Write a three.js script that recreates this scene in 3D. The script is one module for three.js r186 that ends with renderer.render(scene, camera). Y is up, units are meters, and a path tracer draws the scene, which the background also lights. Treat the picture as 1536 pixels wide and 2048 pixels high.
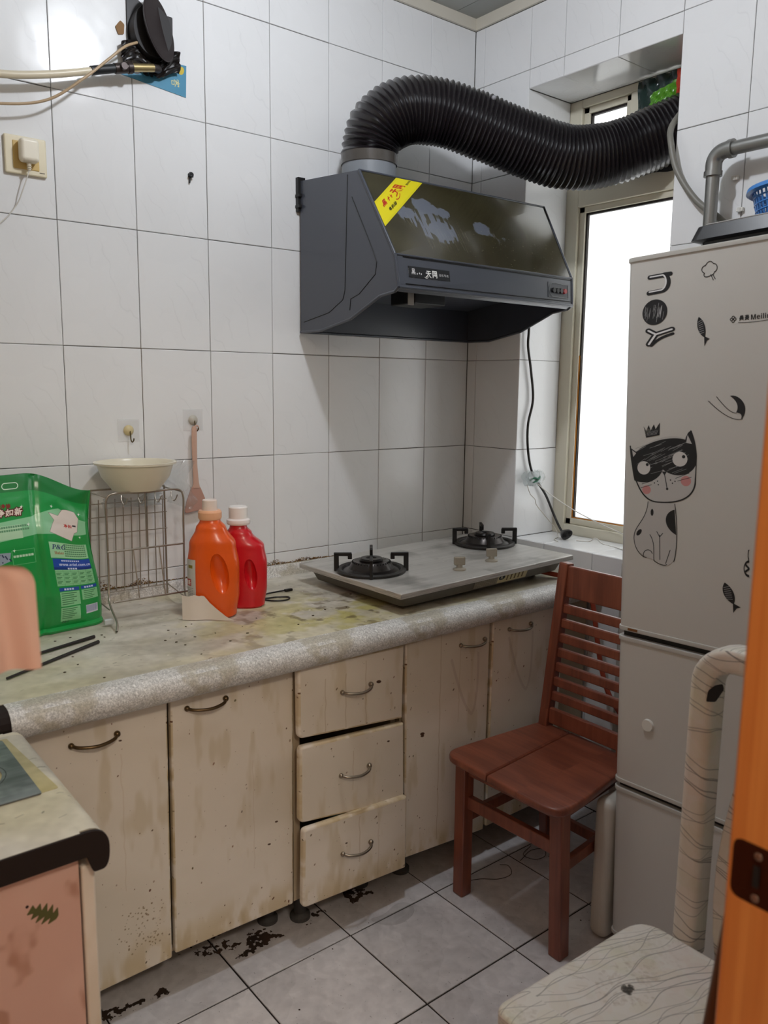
import * as THREE from 'three';
import { RoundedBoxGeometry } from 'three/addons/geometries/RoundedBoxGeometry.js';
import { mergeGeometries } from 'three/addons/utils/BufferGeometryUtils.js';
import { Brush, Evaluator, SUBTRACTION } from 'three-bvh-csg';

// ---------- camera, sky, lamp, exposure ----------
const scene = new THREE.Scene();
const camera = new THREE.PerspectiveCamera(64.50, 0.75, 0.05, 60);
camera.rotation.order = 'YXZ';
camera.position.set(-2.0573, 1.3440, 2.0969);
camera.rotation.set(-0.1553, -0.6775, 0.0116);
camera.focus = 2.3; camera.userData.fStop = 6.5;
scene.add(camera);
const SKY = 2.8;
scene.background = new THREE.Color().setRGB(1.0 * SKY, 1.0 * SKY, 1.0 * SKY);   // flat overcast daylight beyond the window
const LAMP = new THREE.Vector3(-1.05, 2.44, 0.90);
const lampLight = new THREE.PointLight(new THREE.Color().setRGB(0.94, 0.98, 1.06), 1.5, 0, 2);
lampLight.position.copy(LAMP); lampLight.castShadow = true; lampLight.shadow.radius = 1.8; lampLight.name = 'bulb_glow';
scene.add(lampLight);
const HALL = new THREE.Vector3(-2.0, 2.33, 2.95);
const hallLight = new THREE.PointLight(new THREE.Color().setRGB(1.0, 0.89, 0.77), 3.2, 0, 2);
hallLight.position.copy(HALL); hallLight.castShadow = true; hallLight.shadow.radius = 5.5; hallLight.name = 'hall_glow'; scene.add(hallLight);
const renderer = new THREE.WebGLRenderer();
renderer.toneMapping = THREE.LinearToneMapping;
renderer.toneMappingExposure = 1.12;
renderer.shadowMap.enabled = true;

// ---------- helpers ----------
const V = (x, y, z) => new THREE.Vector3(x, y, z);
function rng(seed) { let a = seed >>> 0; return () => { a = (a + 0x6D2B79F5) >>> 0; let t = a; t = Math.imul(t ^ (t >>> 15), t | 1); t ^= t + Math.imul(t ^ (t >>> 7), t | 61); return ((t ^ (t >>> 14)) >>> 0) / 4294967296; }; }
const lerp = THREE.MathUtils.lerp, clamp = THREE.MathUtils.clamp, sstep = (a, b, x) => { const t = clamp((x - a) / (b - a), 0, 1); return t * t * (3 - 2 * t); };
function hash(ix, iy, s) { let h = Math.imul(ix, 374761393) ^ Math.imul(iy, 668265263) ^ Math.imul(s, 974634777); h = Math.imul(h ^ (h >>> 13), 1274126177); return ((h ^ (h >>> 16)) >>> 0) / 4294967296; }
function vnoise(x, y, s = 0, per = 0) {
  const ix = Math.floor(x), iy = Math.floor(y), fx = x - ix, fy = y - iy, u = fx * fx * (3 - 2 * fx), v = fy * fy * (3 - 2 * fy);
  const w = (n) => (per ? ((n % per) + per) % per : n);
  return lerp(lerp(hash(w(ix), w(iy), s), hash(w(ix + 1), w(iy), s), u), lerp(hash(w(ix), w(iy + 1), s), hash(w(ix + 1), w(iy + 1), s), u), v);
}
function fbm(x, y, s = 0, oct = 4, per = 0) { let a = 0.5, t = 0, n = 0; for (let i = 0; i < oct; i++) { t += a * vnoise(x, y, s + i, per); n += a; a *= 0.5; x *= 2; y *= 2; per *= 2; } return t / n; }
function dataTex(w, h, fn, srgb = true) {
  const d = new Uint8Array(w * h * 4);
  for (let j = 0; j < h; j++) for (let i = 0; i < w; i++) { const c = fn((i + 0.5) / w, (j + 0.5) / h), o = (j * w + i) * 4; d[o] = clamp(c[0], 0, 255); d[o + 1] = clamp(c[1], 0, 255); d[o + 2] = clamp(c[2], 0, 255); d[o + 3] = c.length > 3 ? clamp(c[3], 0, 255) : 255; }
  const t = new THREE.DataTexture(d, w, h); t.magFilter = THREE.LinearFilter; t.minFilter = THREE.LinearMipmapLinearFilter; t.generateMipmaps = true; t.wrapS = t.wrapT = THREE.RepeatWrapping;
  if (srgb) t.colorSpace = THREE.SRGBColorSpace; t.needsUpdate = true; return t;
}
function canvasTex(w, h, draw) {
  const c = document.createElement('canvas'); c.width = w; c.height = h; const g = c.getContext('2d'); g.lineCap = 'round'; g.lineJoin = 'round'; draw(g, w, h);
  const t = new THREE.CanvasTexture(c); t.colorSpace = THREE.SRGBColorSpace; t.wrapS = t.wrapT = THREE.RepeatWrapping; return t;
}
const mix3 = (a, b, t) => [lerp(a[0], b[0], t), lerp(a[1], b[1], t), lerp(a[2], b[2], t)];
const std = (color, roughness = 0.6, o = {}) => new THREE.MeshStandardMaterial({ color, roughness, ...o });
const phys = (color, roughness = 0.4, o = {}) => new THREE.MeshPhysicalMaterial({ color, roughness, ...o });

function prep(g) {
  g = g.index ? g.toNonIndexed() : g.clone();
  for (const k of Object.keys(g.attributes)) if (!['position', 'normal', 'uv'].includes(k)) g.deleteAttribute(k);
  if (!g.attributes.normal) g.computeVertexNormals();
  if (!g.attributes.uv) g.setAttribute('uv', new THREE.BufferAttribute(new Float32Array(g.attributes.position.count * 2), 2));
  g.morphAttributes = {}; g.groups = []; return g;
}
function uvm(g, k = 1, ou = 0, ov = 0) {          // uv in metres by the main direction of each face
  g = prep(g); const p = g.attributes.position, u = g.attributes.uv, a = V(), b = V(), c = V();
  for (let i = 0; i < p.count; i += 3) {
    a.fromBufferAttribute(p, i); b.fromBufferAttribute(p, i + 1); c.fromBufferAttribute(p, i + 2);
    const n = b.clone().sub(a).cross(c.clone().sub(a)), ax = Math.abs(n.x), ay = Math.abs(n.y), az = Math.abs(n.z);
    [a, b, c].forEach((q, j) => { const [s, t] = ay >= ax && ay >= az ? [q.x, -q.z] : ax >= az ? [q.z, q.y] : [q.x, q.y]; u.setXY(i + j, s * k + ou, t * k + ov); });
  }
  return g;
}
const join = (list) => { const l = (Array.isArray(list) ? list : [list]).map(prep); return l.length === 1 ? l[0] : mergeGeometries(l, false); };
const used = {};
const numbered = (n) => { const k = used[n] = (used[n] ?? -1) + 1; return k ? `${n}_${String(k).padStart(3, '0')}` : n; };
function mesh(name, geos, mat, parent, label) {
  const m = new THREE.Mesh(Array.isArray(geos) ? join(geos) : geos, mat); m.name = parent ? name : numbered(name); m.castShadow = m.receiveShadow = true;
  if (label) m.userData.label = label; (parent ?? scene).add(m); return m;
}
function thing(name, label, category, pos = [0, 0, 0], turn = 0, group) {
  const o = new THREE.Group(); o.name = numbered(name); o.position.set(...pos); o.rotation.y = turn; o.userData = { label, category }; if (group) o.userData.group = group; scene.add(o); return o;
}
function tag(o, label, category, group) { Object.assign(o.userData, { label, category }); if (group) o.userData.group = group; return o; }
function struct(name, geos, mat, label, category = 'wall') { const m = mesh(name, geos, mat); m.name = name; m.userData = { kind: 'structure', label, category }; return m; }

const box = (w, h, d, x = 0, y = 0, z = 0) => new THREE.BoxGeometry(w, h, d).translate(x, y, z);
const bb = (x0, x1, y0, y1, z0, z1) => box(x1 - x0, y1 - y0, z1 - z0, (x0 + x1) / 2, (y0 + y1) / 2, (z0 + z1) / 2);
const rbox = (w, h, d, r, x = 0, y = 0, z = 0, seg = 3) => new RoundedBoxGeometry(w, h, d, seg, r).translate(x, y, z);
const rbb = (x0, x1, y0, y1, z0, z1, r = 0.004, seg = 3) => rbox(x1 - x0, y1 - y0, z1 - z0, r, (x0 + x1) / 2, (y0 + y1) / 2, (z0 + z1) / 2, seg);
const cyl = (r0, r1, h, x = 0, y = 0, z = 0, n = 24) => new THREE.CylinderGeometry(r1, r0, h, n).translate(x, y, z);
const ball = (r, x = 0, y = 0, z = 0, n = 16) => new THREE.SphereGeometry(r, n, Math.ceil(n * 0.7)).translate(x, y, z);
function bar(a, b, r, n = 8, r2 = r) {             // round bar from a to b
  const A = V(...a), B = V(...b), L = A.distanceTo(B), g = new THREE.CylinderGeometry(r2, r, L, n);
  g.applyQuaternion(new THREE.Quaternion().setFromUnitVectors(V(0, 1, 0), B.clone().sub(A).normalize())); return g.translate((A.x + B.x) / 2, (A.y + B.y) / 2, (A.z + B.z) / 2);
}
function beam(a, b, w, d, up = [0, 0, 1], r = 0.003) {   // squared bar from a to b; d measured along up
  const A = V(...a), B = V(...b), Y = B.clone().sub(A), L = Y.length(); Y.normalize(); const Z = V(...up).addScaledVector(Y, -V(...up).dot(Y)).normalize(), X = Y.clone().cross(Z);
  return new RoundedBoxGeometry(w, L, d, 2, r).applyMatrix4(new THREE.Matrix4().makeBasis(X, Y, Z).setPosition(A.add(B).multiplyScalar(0.5)));
}
function tube(pts, r, seg = 48, n = 8, closed = false) { return new THREE.TubeGeometry(new THREE.CatmullRomCurve3(pts.map((p) => V(...p)), closed), seg, r, n, closed); }
function plate(pts, depth, bevel = 0) {             // polygon in the xy plane, its front at z = 0
  const s = new THREE.Shape(pts.map((p) => new THREE.Vector2(p[0], p[1])));
  const g = new THREE.ExtrudeGeometry(s, { depth: depth - 2 * bevel, bevelEnabled: bevel > 0, bevelThickness: bevel, bevelSize: bevel, bevelOffset: -bevel, bevelSegments: 3, curveSegments: 12 });
  return g.translate(0, 0, -depth + bevel);
}
function roundPoly(pts, r, seg = 5) {               // polygon with rounded corners; r a number or one per corner
  const out = [], n = pts.length;
  for (let i = 0; i < n; i++) {
    const p = new THREE.Vector2(...pts[i]), a = new THREE.Vector2(...pts[(i + n - 1) % n]).sub(p), b = new THREE.Vector2(...pts[(i + 1) % n]).sub(p), R = Array.isArray(r) ? r[i] : r;
    if (!R) { out.push(pts[i]); continue; }
    const A = p.clone().addScaledVector(a.clone().normalize(), Math.min(R, a.length() / 2)), B = p.clone().addScaledVector(b.clone().normalize(), Math.min(R, b.length() / 2));
    for (let k = 0; k <= seg; k++) { const t = k / seg; out.push([(1 - t) ** 2 * A.x + 2 * t * (1 - t) * p.x + t * t * B.x, (1 - t) ** 2 * A.y + 2 * t * (1 - t) * p.y + t * t * B.y]); }
  }
  return out;
}
function loft(rings, cap = true) {                  // rings: arrays of Vector3 of equal length, closed round
  const pos = [], uv = [], n = rings[0].length, tri = (a, b, c, ua, ub, uc) => { pos.push(...a.toArray(), ...b.toArray(), ...c.toArray()); uv.push(...ua, ...ub, ...uc); };
  for (let i = 0; i + 1 < rings.length; i++) for (let j = 0; j < n; j++) {
    const k = (j + 1) % n, a = rings[i][j], b = rings[i][k], c = rings[i + 1][k], d = rings[i + 1][j], v0 = i / (rings.length - 1), v1 = (i + 1) / (rings.length - 1), u0 = j / n, u1 = (j + 1) / n;
    tri(a, b, c, [u0, v0], [u1, v0], [u1, v1]); tri(a, c, d, [u0, v0], [u1, v1], [u0, v1]);
  }
  if (cap) for (const e of [0, rings.length - 1]) { const r = rings[e], m = r.reduce((s, q) => s.add(q), V()).divideScalar(n); for (let j = 0; j < n; j++) { const k = (j + 1) % n; e ? tri(m, r[j], r[k], [.5, .5], [0, 0], [1, 0]) : tri(m, r[k], r[j], [.5, .5], [1, 0], [0, 0]); } }
  const g = new THREE.BufferGeometry(); g.setAttribute('position', new THREE.Float32BufferAttribute(pos, 3)); g.setAttribute('uv', new THREE.Float32BufferAttribute(uv, 2)); return g;
}
function smooth(g, deg = 40) {                      // normals shared over edges flatter than deg
  g = prep(g); const p = g.attributes.position, map = new Map(), fn = [], key = (i) => `${Math.round(p.getX(i) * 2e4)},${Math.round(p.getY(i) * 2e4)},${Math.round(p.getZ(i) * 2e4)}`;
  const a = V(), b = V(), c = V();
  for (let i = 0; i < p.count; i += 3) { a.fromBufferAttribute(p, i); b.fromBufferAttribute(p, i + 1); c.fromBufferAttribute(p, i + 2); const n = b.clone().sub(a).cross(c.clone().sub(a)); fn.push(n); for (let j = 0; j < 3; j++) { const k = key(i + j); if (!map.has(k)) map.set(k, []); map.get(k).push(i / 3); } }
  const un = fn.map((n) => n.clone().normalize()), cs = Math.cos(deg * Math.PI / 180), out = new Float32Array(p.count * 3), s = V();
  for (let i = 0; i < p.count; i++) { const f = Math.floor(i / 3); s.set(0, 0, 0); for (const q of map.get(key(i))) if (un[q].dot(un[f]) > cs) s.add(fn[q]); s.normalize(); out.set([s.x, s.y, s.z], i * 3); }
  g.setAttribute('normal', new THREE.BufferAttribute(out, 3)); return g;
}
function revolve(pts, n = 40) { return new THREE.LatheGeometry(pts.map((p) => new THREE.Vector2(p[0], p[1])), n); }
function sheet(nu, nv, f) {                          // open grid surface f(u,v) -> Vector3
  const pos = [], uv = []; const P = []; for (let j = 0; j <= nv; j++) for (let i = 0; i <= nu; i++) P.push(f(i / nu, j / nv));
  for (let j = 0; j < nv; j++) for (let i = 0; i < nu; i++) { const q = [[i, j], [i + 1, j], [i + 1, j + 1], [i, j], [i + 1, j + 1], [i, j + 1]]; for (const [x, y] of q) { pos.push(...P[y * (nu + 1) + x].toArray()); uv.push(x / nu, y / nv); } }
  const g = new THREE.BufferGeometry(); g.setAttribute('position', new THREE.Float32BufferAttribute(pos, 3)); g.setAttribute('uv', new THREE.Float32BufferAttribute(uv, 2)); return g;
}
// brush strokes of the printed characters, on a 100 x 100 grid
const G = {
  tian: [[20, 22, 80, 22], [8, 46, 92, 46], [50, 22, 48, 50, 30, 80, 8, 96], [52, 50, 70, 80, 94, 96]],
  wang: [[14, 14, 14, 96], [14, 14, 86, 14, 86, 92, 76, 94], [28, 30, 48, 70], [48, 30, 27, 76], [57, 30, 77, 72], [76, 30, 55, 76]],
  jing: [[8, 20, 20, 32], [5, 85, 22, 55], [45, 8, 34, 28], [40, 19, 70, 19, 58, 36], [32, 38, 82, 38, 82, 66], [28, 52, 96, 52], [32, 66, 82, 66], [58, 38, 58, 93, 48, 88]],
  ru: [[28, 10, 20, 45, 10, 62, 40, 90], [42, 30, 36, 60, 8, 92], [5, 35, 48, 35], [58, 28, 58, 84], [58, 28, 92, 28, 92, 84], [58, 74, 92, 74]],
  xin: [[28, 5, 32, 14], [8, 20, 50, 20], [18, 26, 22, 38], [42, 26, 36, 38], [5, 42, 54, 42], [8, 60, 52, 60], [30, 42, 30, 95], [26, 66, 10, 85], [36, 66, 50, 82], [88, 8, 62, 18], [62, 18, 62, 60, 55, 92], [62, 45, 96, 45], [80, 45, 80, 95]],
  mei: [[35, 5, 42, 15], [65, 5, 58, 15], [20, 20, 80, 20], [25, 35, 75, 35], [12, 50, 88, 50], [50, 20, 50, 50], [10, 66, 90, 66], [50, 52, 46, 75, 12, 95], [54, 68, 88, 95]],
  ling: [[15, 15, 85, 15], [35, 5, 35, 25], [65, 5, 65, 25], [25, 35, 75, 35], [50, 25, 50, 48], [10, 48, 90, 48], [40, 52, 20, 66], [60, 52, 82, 64], [45, 62, 20, 85], [42, 70, 75, 70, 15, 98], [45, 75, 88, 98]],
  hei: [[25, 8, 75, 8, 75, 40, 25, 40, 25, 8], [50, 8, 50, 68], [22, 53, 78, 53], [8, 70, 92, 70], [15, 80, 10, 95], [38, 80, 40, 94], [60, 80, 64, 94], [82, 80, 92, 95]],
  dian: [[22, 20, 78, 20, 78, 62, 22, 62, 22, 20], [22, 41, 78, 41], [50, 5, 50, 82, 90, 82, 92, 68]],
  you: [[12, 12, 22, 22], [8, 38, 18, 48], [6, 92, 22, 62], [36, 30, 90, 30, 90, 90, 36, 90, 36, 30], [36, 60, 90, 60], [63, 10, 63, 90]],
  ji: [[5, 32, 45, 32], [26, 8, 26, 95], [26, 38, 6, 72], [28, 42, 45, 62], [58, 18, 58, 60, 46, 94], [58, 18, 82, 18, 82, 84, 96, 84, 96, 72]],
  ke: [[50, 3, 52, 12], [12, 28, 14, 16, 88, 16, 84, 28], [44, 22, 22, 44], [36, 32, 66, 32, 14, 62], [40, 38, 88, 60], [30, 66, 70, 66, 70, 94, 30, 94, 30, 66]],
};
function glyph(g, n, x, y, s, w, slant = 0) { g.lineWidth = w; for (const st of G[n]) { g.beginPath(); for (let i = 0; i < st.length; i += 2) { const X = x + (st[i] + slant * (50 - st[i + 1])) * s / 100, Y = y + st[i + 1] * s / 100; i ? g.lineTo(X, Y) : g.moveTo(X, Y); } g.stroke(); } }

// ---------- surface materials ----------
const tileTex = dataTex(512, 512, (u, v) => {          // white glaze with faint slanted grey veins, 0.6 m across
  const a = fbm(u * 6, v * 6, 3, 4, 6), k = u * 12 + v * 6, w = Math.abs(Math.sin((k + 2.2 * a) * Math.PI)), vein = Math.pow(1 - w, 14) * sstep(0.5, 0.72, fbm(u * 10, v * 5, 9, 3, 10));
  const b = 233 + 5 * (fbm(u * 4, v * 4, 20, 3, 4) - 0.5) - 8 * vein; return [b - 1, b, b + 1];
});
tileTex.repeat.set(1 / 0.6, 1 / 0.6);
const tileBump = dataTex(256, 256, (u, v) => { const h = 255 * fbm(u * 5, v * 5, 41, 3, 5); return [h, h, h]; }, false); tileBump.repeat.set(1 / 0.5, 1 / 0.5);
const MT = phys('#ffffff', 0.16, { map: tileTex, bumpMap: tileBump, bumpScale: 0.0016, specularIntensity: 0.9 });
const groutTex = dataTex(512, 512, (u, v) => {         // grey joint with rust and grease in patches, 2.6 m across
  const y = v * 2.6, x = u * 2.6, n = fbm(x * 9, y * 9, 5, 4), low = sstep(1.75, 0.9, y + 0.5 * (fbm(x * 4, y * 4, 8, 3) - 0.5));
  let c = mix3([128, 128, 126], [58, 46, 38], clamp(low * 1.1 * sstep(0.25, 0.6, n) + 0.12, 0, 1)); const r = sstep(0.56, 0.7, fbm(x * 5, y * 5, 17, 3)) * low; return mix3(c, [150, 104, 48], r * 0.8);
});
groutTex.repeat.set(1 / 2.6, 1 / 2.6);
const MGrout = std('#ffffff', 0.9, { map: groutTex });
const floorTex = dataTex(512, 512, (u, v) => {
  const a = fbm(u * 8, v * 8, 11, 5, 8), b = fbm(u * 40 + 6 * a, v * 40, 12, 3, 40), c = fbm(u * 5, v * 5, 14, 3, 5), d = vnoise(u * 160, v * 160, 15, 160);
  const t = 212 + 34 * (a - 0.5) + 30 * (b - 0.5) + (c < 0.42 ? -8 : 0), sp = d > 0.975 ? -55 : 0; return [t + sp, t - 4 + sp, t - 3 + sp];
});
floorTex.repeat.set(1 / 0.7, 1 / 0.7);
const MFloor = phys('#ffffff', 0.34, { map: floorTex }), MFloorGrout = std('#1d1613', 0.9);

// ---------- room shell ----------
const ROWS = [0, 0.236, 0.535, 0.834, 1.133, 1.4315, 1.730, 2.029, 2.3277, 2.511], RM = rng(7);
const tileCache = {};
function tileGeo(w, h, t = 0.006, b = 0.0012) {        // bevelled slab, front at z = 0; four cuts of the veining
  const k = Math.floor(RM() * 4), key = [w.toFixed(4), h.toFixed(4), t, k].join(); if (tileCache[key]) return tileCache[key];
  const x = w / 2, y = h / 2, f = [[-x + b, -y + b], [x - b, -y + b], [x - b, y - b], [-x + b, y - b]], e = [[-x, -y], [x, -y], [x, y], [-x, y]], pos = [];
  const q = (A, B, C, D) => pos.push(...A, ...B, ...C, ...A, ...C, ...D), at = (p, z) => [p[0], p[1], z];
  q(...f.map((p) => at(p, 0)));
  for (let i = 0; i < 4; i++) { const j = (i + 1) % 4; q(at(e[i], -b), at(e[j], -b), at(f[j], 0), at(f[i], 0)); q(at(e[i], -t), at(e[j], -t), at(e[j], -b), at(e[i], -b)); }
  let g = new THREE.BufferGeometry(); g.setAttribute('position', new THREE.Float32BufferAttribute(pos, 3)); g.computeVertexNormals(); g = uvm(g, 1, k * 0.137 + w, k * 0.213 + h); tileCache[key] = g; return g;
}
function tiles(parent, name, cols, rows, place, mat, gap = 0.0017, skip, t = 0.006) {   // one mesh for each piece; place(mesh, u, v)
  for (let i = 0; i + 1 < cols.length; i++) for (let j = 0; j + 1 < rows.length; j++) {
    if (skip && skip(i, j)) continue; const w = Math.abs(cols[i + 1] - cols[i]) - gap, h = Math.abs(rows[j + 1] - rows[j]) - gap; if (w < 0.004 || h < 0.004) continue;
    const m = mesh(name, tileGeo(w, h, t), mat, parent); place(m, (cols[i] + cols[i + 1]) / 2, (rows[j] + rows[j + 1]) / 2); const s = 0.0007; m.position.x += (RM() - 0.5) * s; m.position.y += (RM() - 0.5) * s; m.rotateX((RM() - 0.5) * 0.005); m.rotateY((RM() - 0.5) * 0.006);
  }
}
const XL = -2.30, ZF = 1.805, ZH = 4.0, CEIL = 2.545;
// wall along the worktop
const wallBack = struct('wall_back', uvm(bb(XL - 0.1, 0.3, 0, 2.62, -0.12, -0.0035)), MGrout, 'white tiled wall above the worktop, behind the cooker hood');
const COLA = [0, -0.196]; while (COLA[COLA.length - 1] > XL) COLA.push(COLA[COLA.length - 1] - 0.2); COLA[COLA.length - 1] = XL; COLA.reverse();
tiles(wallBack, 'wall_tile', COLA, ROWS.slice(3), (m, u, v) => m.position.set(u, v, 0), MT);
tiles(wallBack, 'wall_tile', COLA, [0.70, 0.834], (m, u, v) => m.position.set(u, v, 0), MT);
// wall with the window
const ZW0 = 0.2447, ZW1 = 0.7775, YW0 = 0.834, YW1 = 2.271, XR = 0.207;
const wallRight = struct('wall_right', [bb(0.0035, 0.3, 0, 2.62, 0.0, ZW0 - 0.0035), bb(0.0035, 0.3, 0, YW0 - 0.0035, ZW0 - 0.0035, ZW1 + 0.0035), bb(0.0035, 0.3, YW1 + 0.0035, 2.62, ZW0 - 0.0035, ZW1 + 0.0035), bb(0.0035, 0.3, 0, 2.62, ZW1 + 0.0035, ZH)].map((g) => uvm(g)), MGrout, 'white tiled wall with the deep window recess');
const onB = (m, u, v) => { m.rotation.y = -Math.PI / 2; m.position.set(0, v, u); };
tiles(wallRight, 'wall_tile', [0, 0.0433, ZW0], ROWS, onB, MT);
tiles(wallRight, 'wall_tile', [ZW0, 0.381, 0.5756, ZW1], [0, 0.236, 0.535, 0.834], onB, MT);
tiles(wallRight, 'wall_tile', [ZW0, 0.381, 0.5756, ZW1], [YW1, 2.3277, 2.511], onB, MT);
tiles(wallRight, 'wall_tile', [ZW1, 0.9762, 1.176, 1.376, 1.576, ZF], ROWS, onB, MT);
tiles(wallRight, 'reveal_tile', [0, XR], [0.834, 1.133, 1.4315, 1.730, 2.029, YW1], (m, u, v) => m.position.set(u, v, ZW0), MT);
tiles(wallRight, 'reveal_tile', [0, XR], [0.834, 1.133, 1.4315, 1.730, 2.029, YW1], (m, u, v) => { m.rotation.y = Math.PI; m.position.set(u, v, ZW1); }, MT);
tiles(wallRight, 'soffit_tile', [0, 0.19, XR], [ZW0, 0.381, 0.5756, ZW1], (m, u, v) => { m.rotation.x = Math.PI / 2; m.position.set(u, YW1, v); }, MT);
tiles(wallRight, 'sill_tile', [0.004, XR], [ZW0, 0.381, 0.5756, ZW1], (m, u, v) => { m.rotation.x = -Math.PI / 2; m.position.set(u, YW0, v); }, MT);
// left wall, wall with the doorway, hall beyond
const MPaint = std('#c9c2b4', 0.85), MHall = std('#b9a892', 0.85);
struct('wall_left', bb(XL - 0.1, XL, 0, 2.62, 0, ZH), MPaint, 'plain wall behind the sink cabinet');
struct('wall_front', [bb(-1.43, 0, 0, 2.62, ZF, 2.0), bb(XL, -1.43, 2.1, 2.62, ZF, 2.0)], MPaint, 'wall with the doorway beside the refrigerator');
struct('wall_hall', bb(XL - 0.1, 0.3, 0, 2.62, ZH, ZH + 0.1), MHall, 'hall wall opposite the kitchen doorway');
const ceiling = struct('ceiling', bb(XL - 0.1, 0.3, CEIL + 0.004, 2.64, -0.12, ZH + 0.1), std('#9a9b96', 0.8), 'grey strip ceiling over the kitchen', 'ceiling');
{ for (let i = 0; i < 23; i++) { const w = 0.1, x = XL + 0.05 + i * w; mesh('ceiling_strip', bb(x - w / 2 + 0.0012, x + w / 2 - 0.0012, CEIL, CEIL + 0.006, 0, ZH), i % 2 ? MCeil1() : MCeil2(), ceiling); } }
function MCeil1() { return MCeil1.m ??= std('#a9aca8', 0.55); } function MCeil2() { return MCeil2.m ??= std('#a3a6a2', 0.55); }
const MTrim = std('#cfcabd', 0.5);
struct('trim_1', plate([[0, 0], [-0.007, 0.001], [-0.011, 0.034], [0, 0.034]], 2.3).rotateY(Math.PI / 2).translate(0, 2.511, 0), MTrim, 'cream ceiling moulding along the worktop wall', 'moulding');
struct('trim_2', plate([[0, 0], [-0.007, 0.001], [-0.011, 0.034], [0, 0.034]], 1.80).translate(0, 2.511, 1.80), MTrim, 'cream ceiling moulding along the window wall', 'moulding');
const floor = struct('floor', bb(XL - 0.1, 0.3, -0.1, -0.003, -0.12, ZH + 0.1), MFloorGrout, 'grey mottled floor tiles with dark joints', 'floor');
{ const gx = [XL]; for (let x = -1.2567 - 0.2847 * 3; x < 0; x += 0.2847) gx.push(x); gx.push(0); const gz = [0]; for (let z = 0.6353 - 0.2847 * 2; z < 3.98; z += 0.2847) gz.push(z); gz.push(ZH);
  tiles(floor, 'floor_tile', gx, gz, (m, u, v) => { m.rotation.x = -Math.PI / 2; m.position.set(u, 0, v); }, MFloor, 0.0042, null, 0.008); }

// ---------- window ----------
const win = new THREE.Group(); win.name = 'window_1'; win.userData = { kind: 'structure', label: 'cream framed window with frosted panes in the deep recess', category: 'window' }; scene.add(win);
{
  const MF = std('#d8d3c0', 0.5), MS = std('#1c120e', 0.6), x0 = XR, x1 = XR + 0.06;
  const fr = (n, a, b, c, d, xa = x0, xb = x1, m = MF, p = win) => mesh(n, rbb(xa, xb, c, d, a, b, 0.003), m, p);
  fr('frame_jamb', ZW0 - 0.003, 0.292, YW0 - 0.002, YW1); fr('frame_jamb', 0.748, ZW1 + 0.003, YW0 - 0.002, YW1); fr('frame_head', 0.292, 0.748, 2.246, YW1); fr('frame_transom', 0.292, 0.748, 1.935, 1.995); fr('frame_sill', 0.292, 0.748, YW0 - 0.002, 0.868); fr('frame_mullion', 0.478, 0.53, 1.995, 2.246);
  // lower sash and upper sash: thin inner frames, gaskets, frosted panes
  const pane = phys('#f7f8f8', 0.93, { transmission: 0.96, thickness: 0, ior: 1.45 });
  for (const [n, a, b, c, d] of [['lower_sash', 0.292, 0.748, 0.868, 1.935], ['upper_sash', 0.292, 0.478, 1.995, 2.246]]) {
    const s = mesh(n, [rbb(x0 + 0.012, x1 - 0.008, c, d, a, a + 0.022, 0.002), rbb(x0 + 0.012, x1 - 0.008, c, d, b - 0.022, b, 0.002), rbb(x0 + 0.012, x1 - 0.008, c, c + 0.022, a, b, 0.002), rbb(x0 + 0.012, x1 - 0.008, d - 0.019, d, a, b, 0.002)], MF, win);
    mesh('gasket', [bb(x0 + 0.02, x0 + 0.032, c + 0.02, d - 0.02, a + 0.02, a + 0.028), bb(x0 + 0.02, x0 + 0.032, d - 0.026, d - 0.018, a + 0.02, b - 0.02), bb(x0 + 0.02, x0 + 0.032, c + 0.02, c + 0.025, a + 0.02, b - 0.02)], MS, s);
    mesh('pane', bb(x0 + 0.030, x0 + 0.0303, c + 0.02, d - 0.02, a + 0.02, b - 0.02), pane, s);
  }
  mesh('rust_bead', [bb(x0 + 0.016, x0 + 0.021, 0.888, 0.893, 0.312, 0.728), bb(x0 + 0.016, x0 + 0.021, 0.888, 1.45, 0.3125, 0.3165)], std('#b5741f', 0.9), win, 'rusty orange bead along the lower pane');
  const bars = thing('window_grille', 'pale security bars outside the frosted window', 'grille');
  for (let z = 0.05; z < 1.0; z += 0.115) mesh('upright', cyl(0.007, 0.007, 1.8, 0.40, 1.62, z, 8), std('#c4c6c8', 0.6), bars);
  for (const y of [0.95, 1.53, 2.3]) mesh('crossbar', bar([0.405, y, 0.0], [0.405, y, 1.02], 0.008), std('#c4c6c8', 0.6), bars);
  for (const z of [0.05, 0.97]) mesh('bracket', bar([0.29, 2.3, z], [0.41, 2.3, z], 0.006), std('#c4c6c8', 0.6), bars);
}
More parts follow.
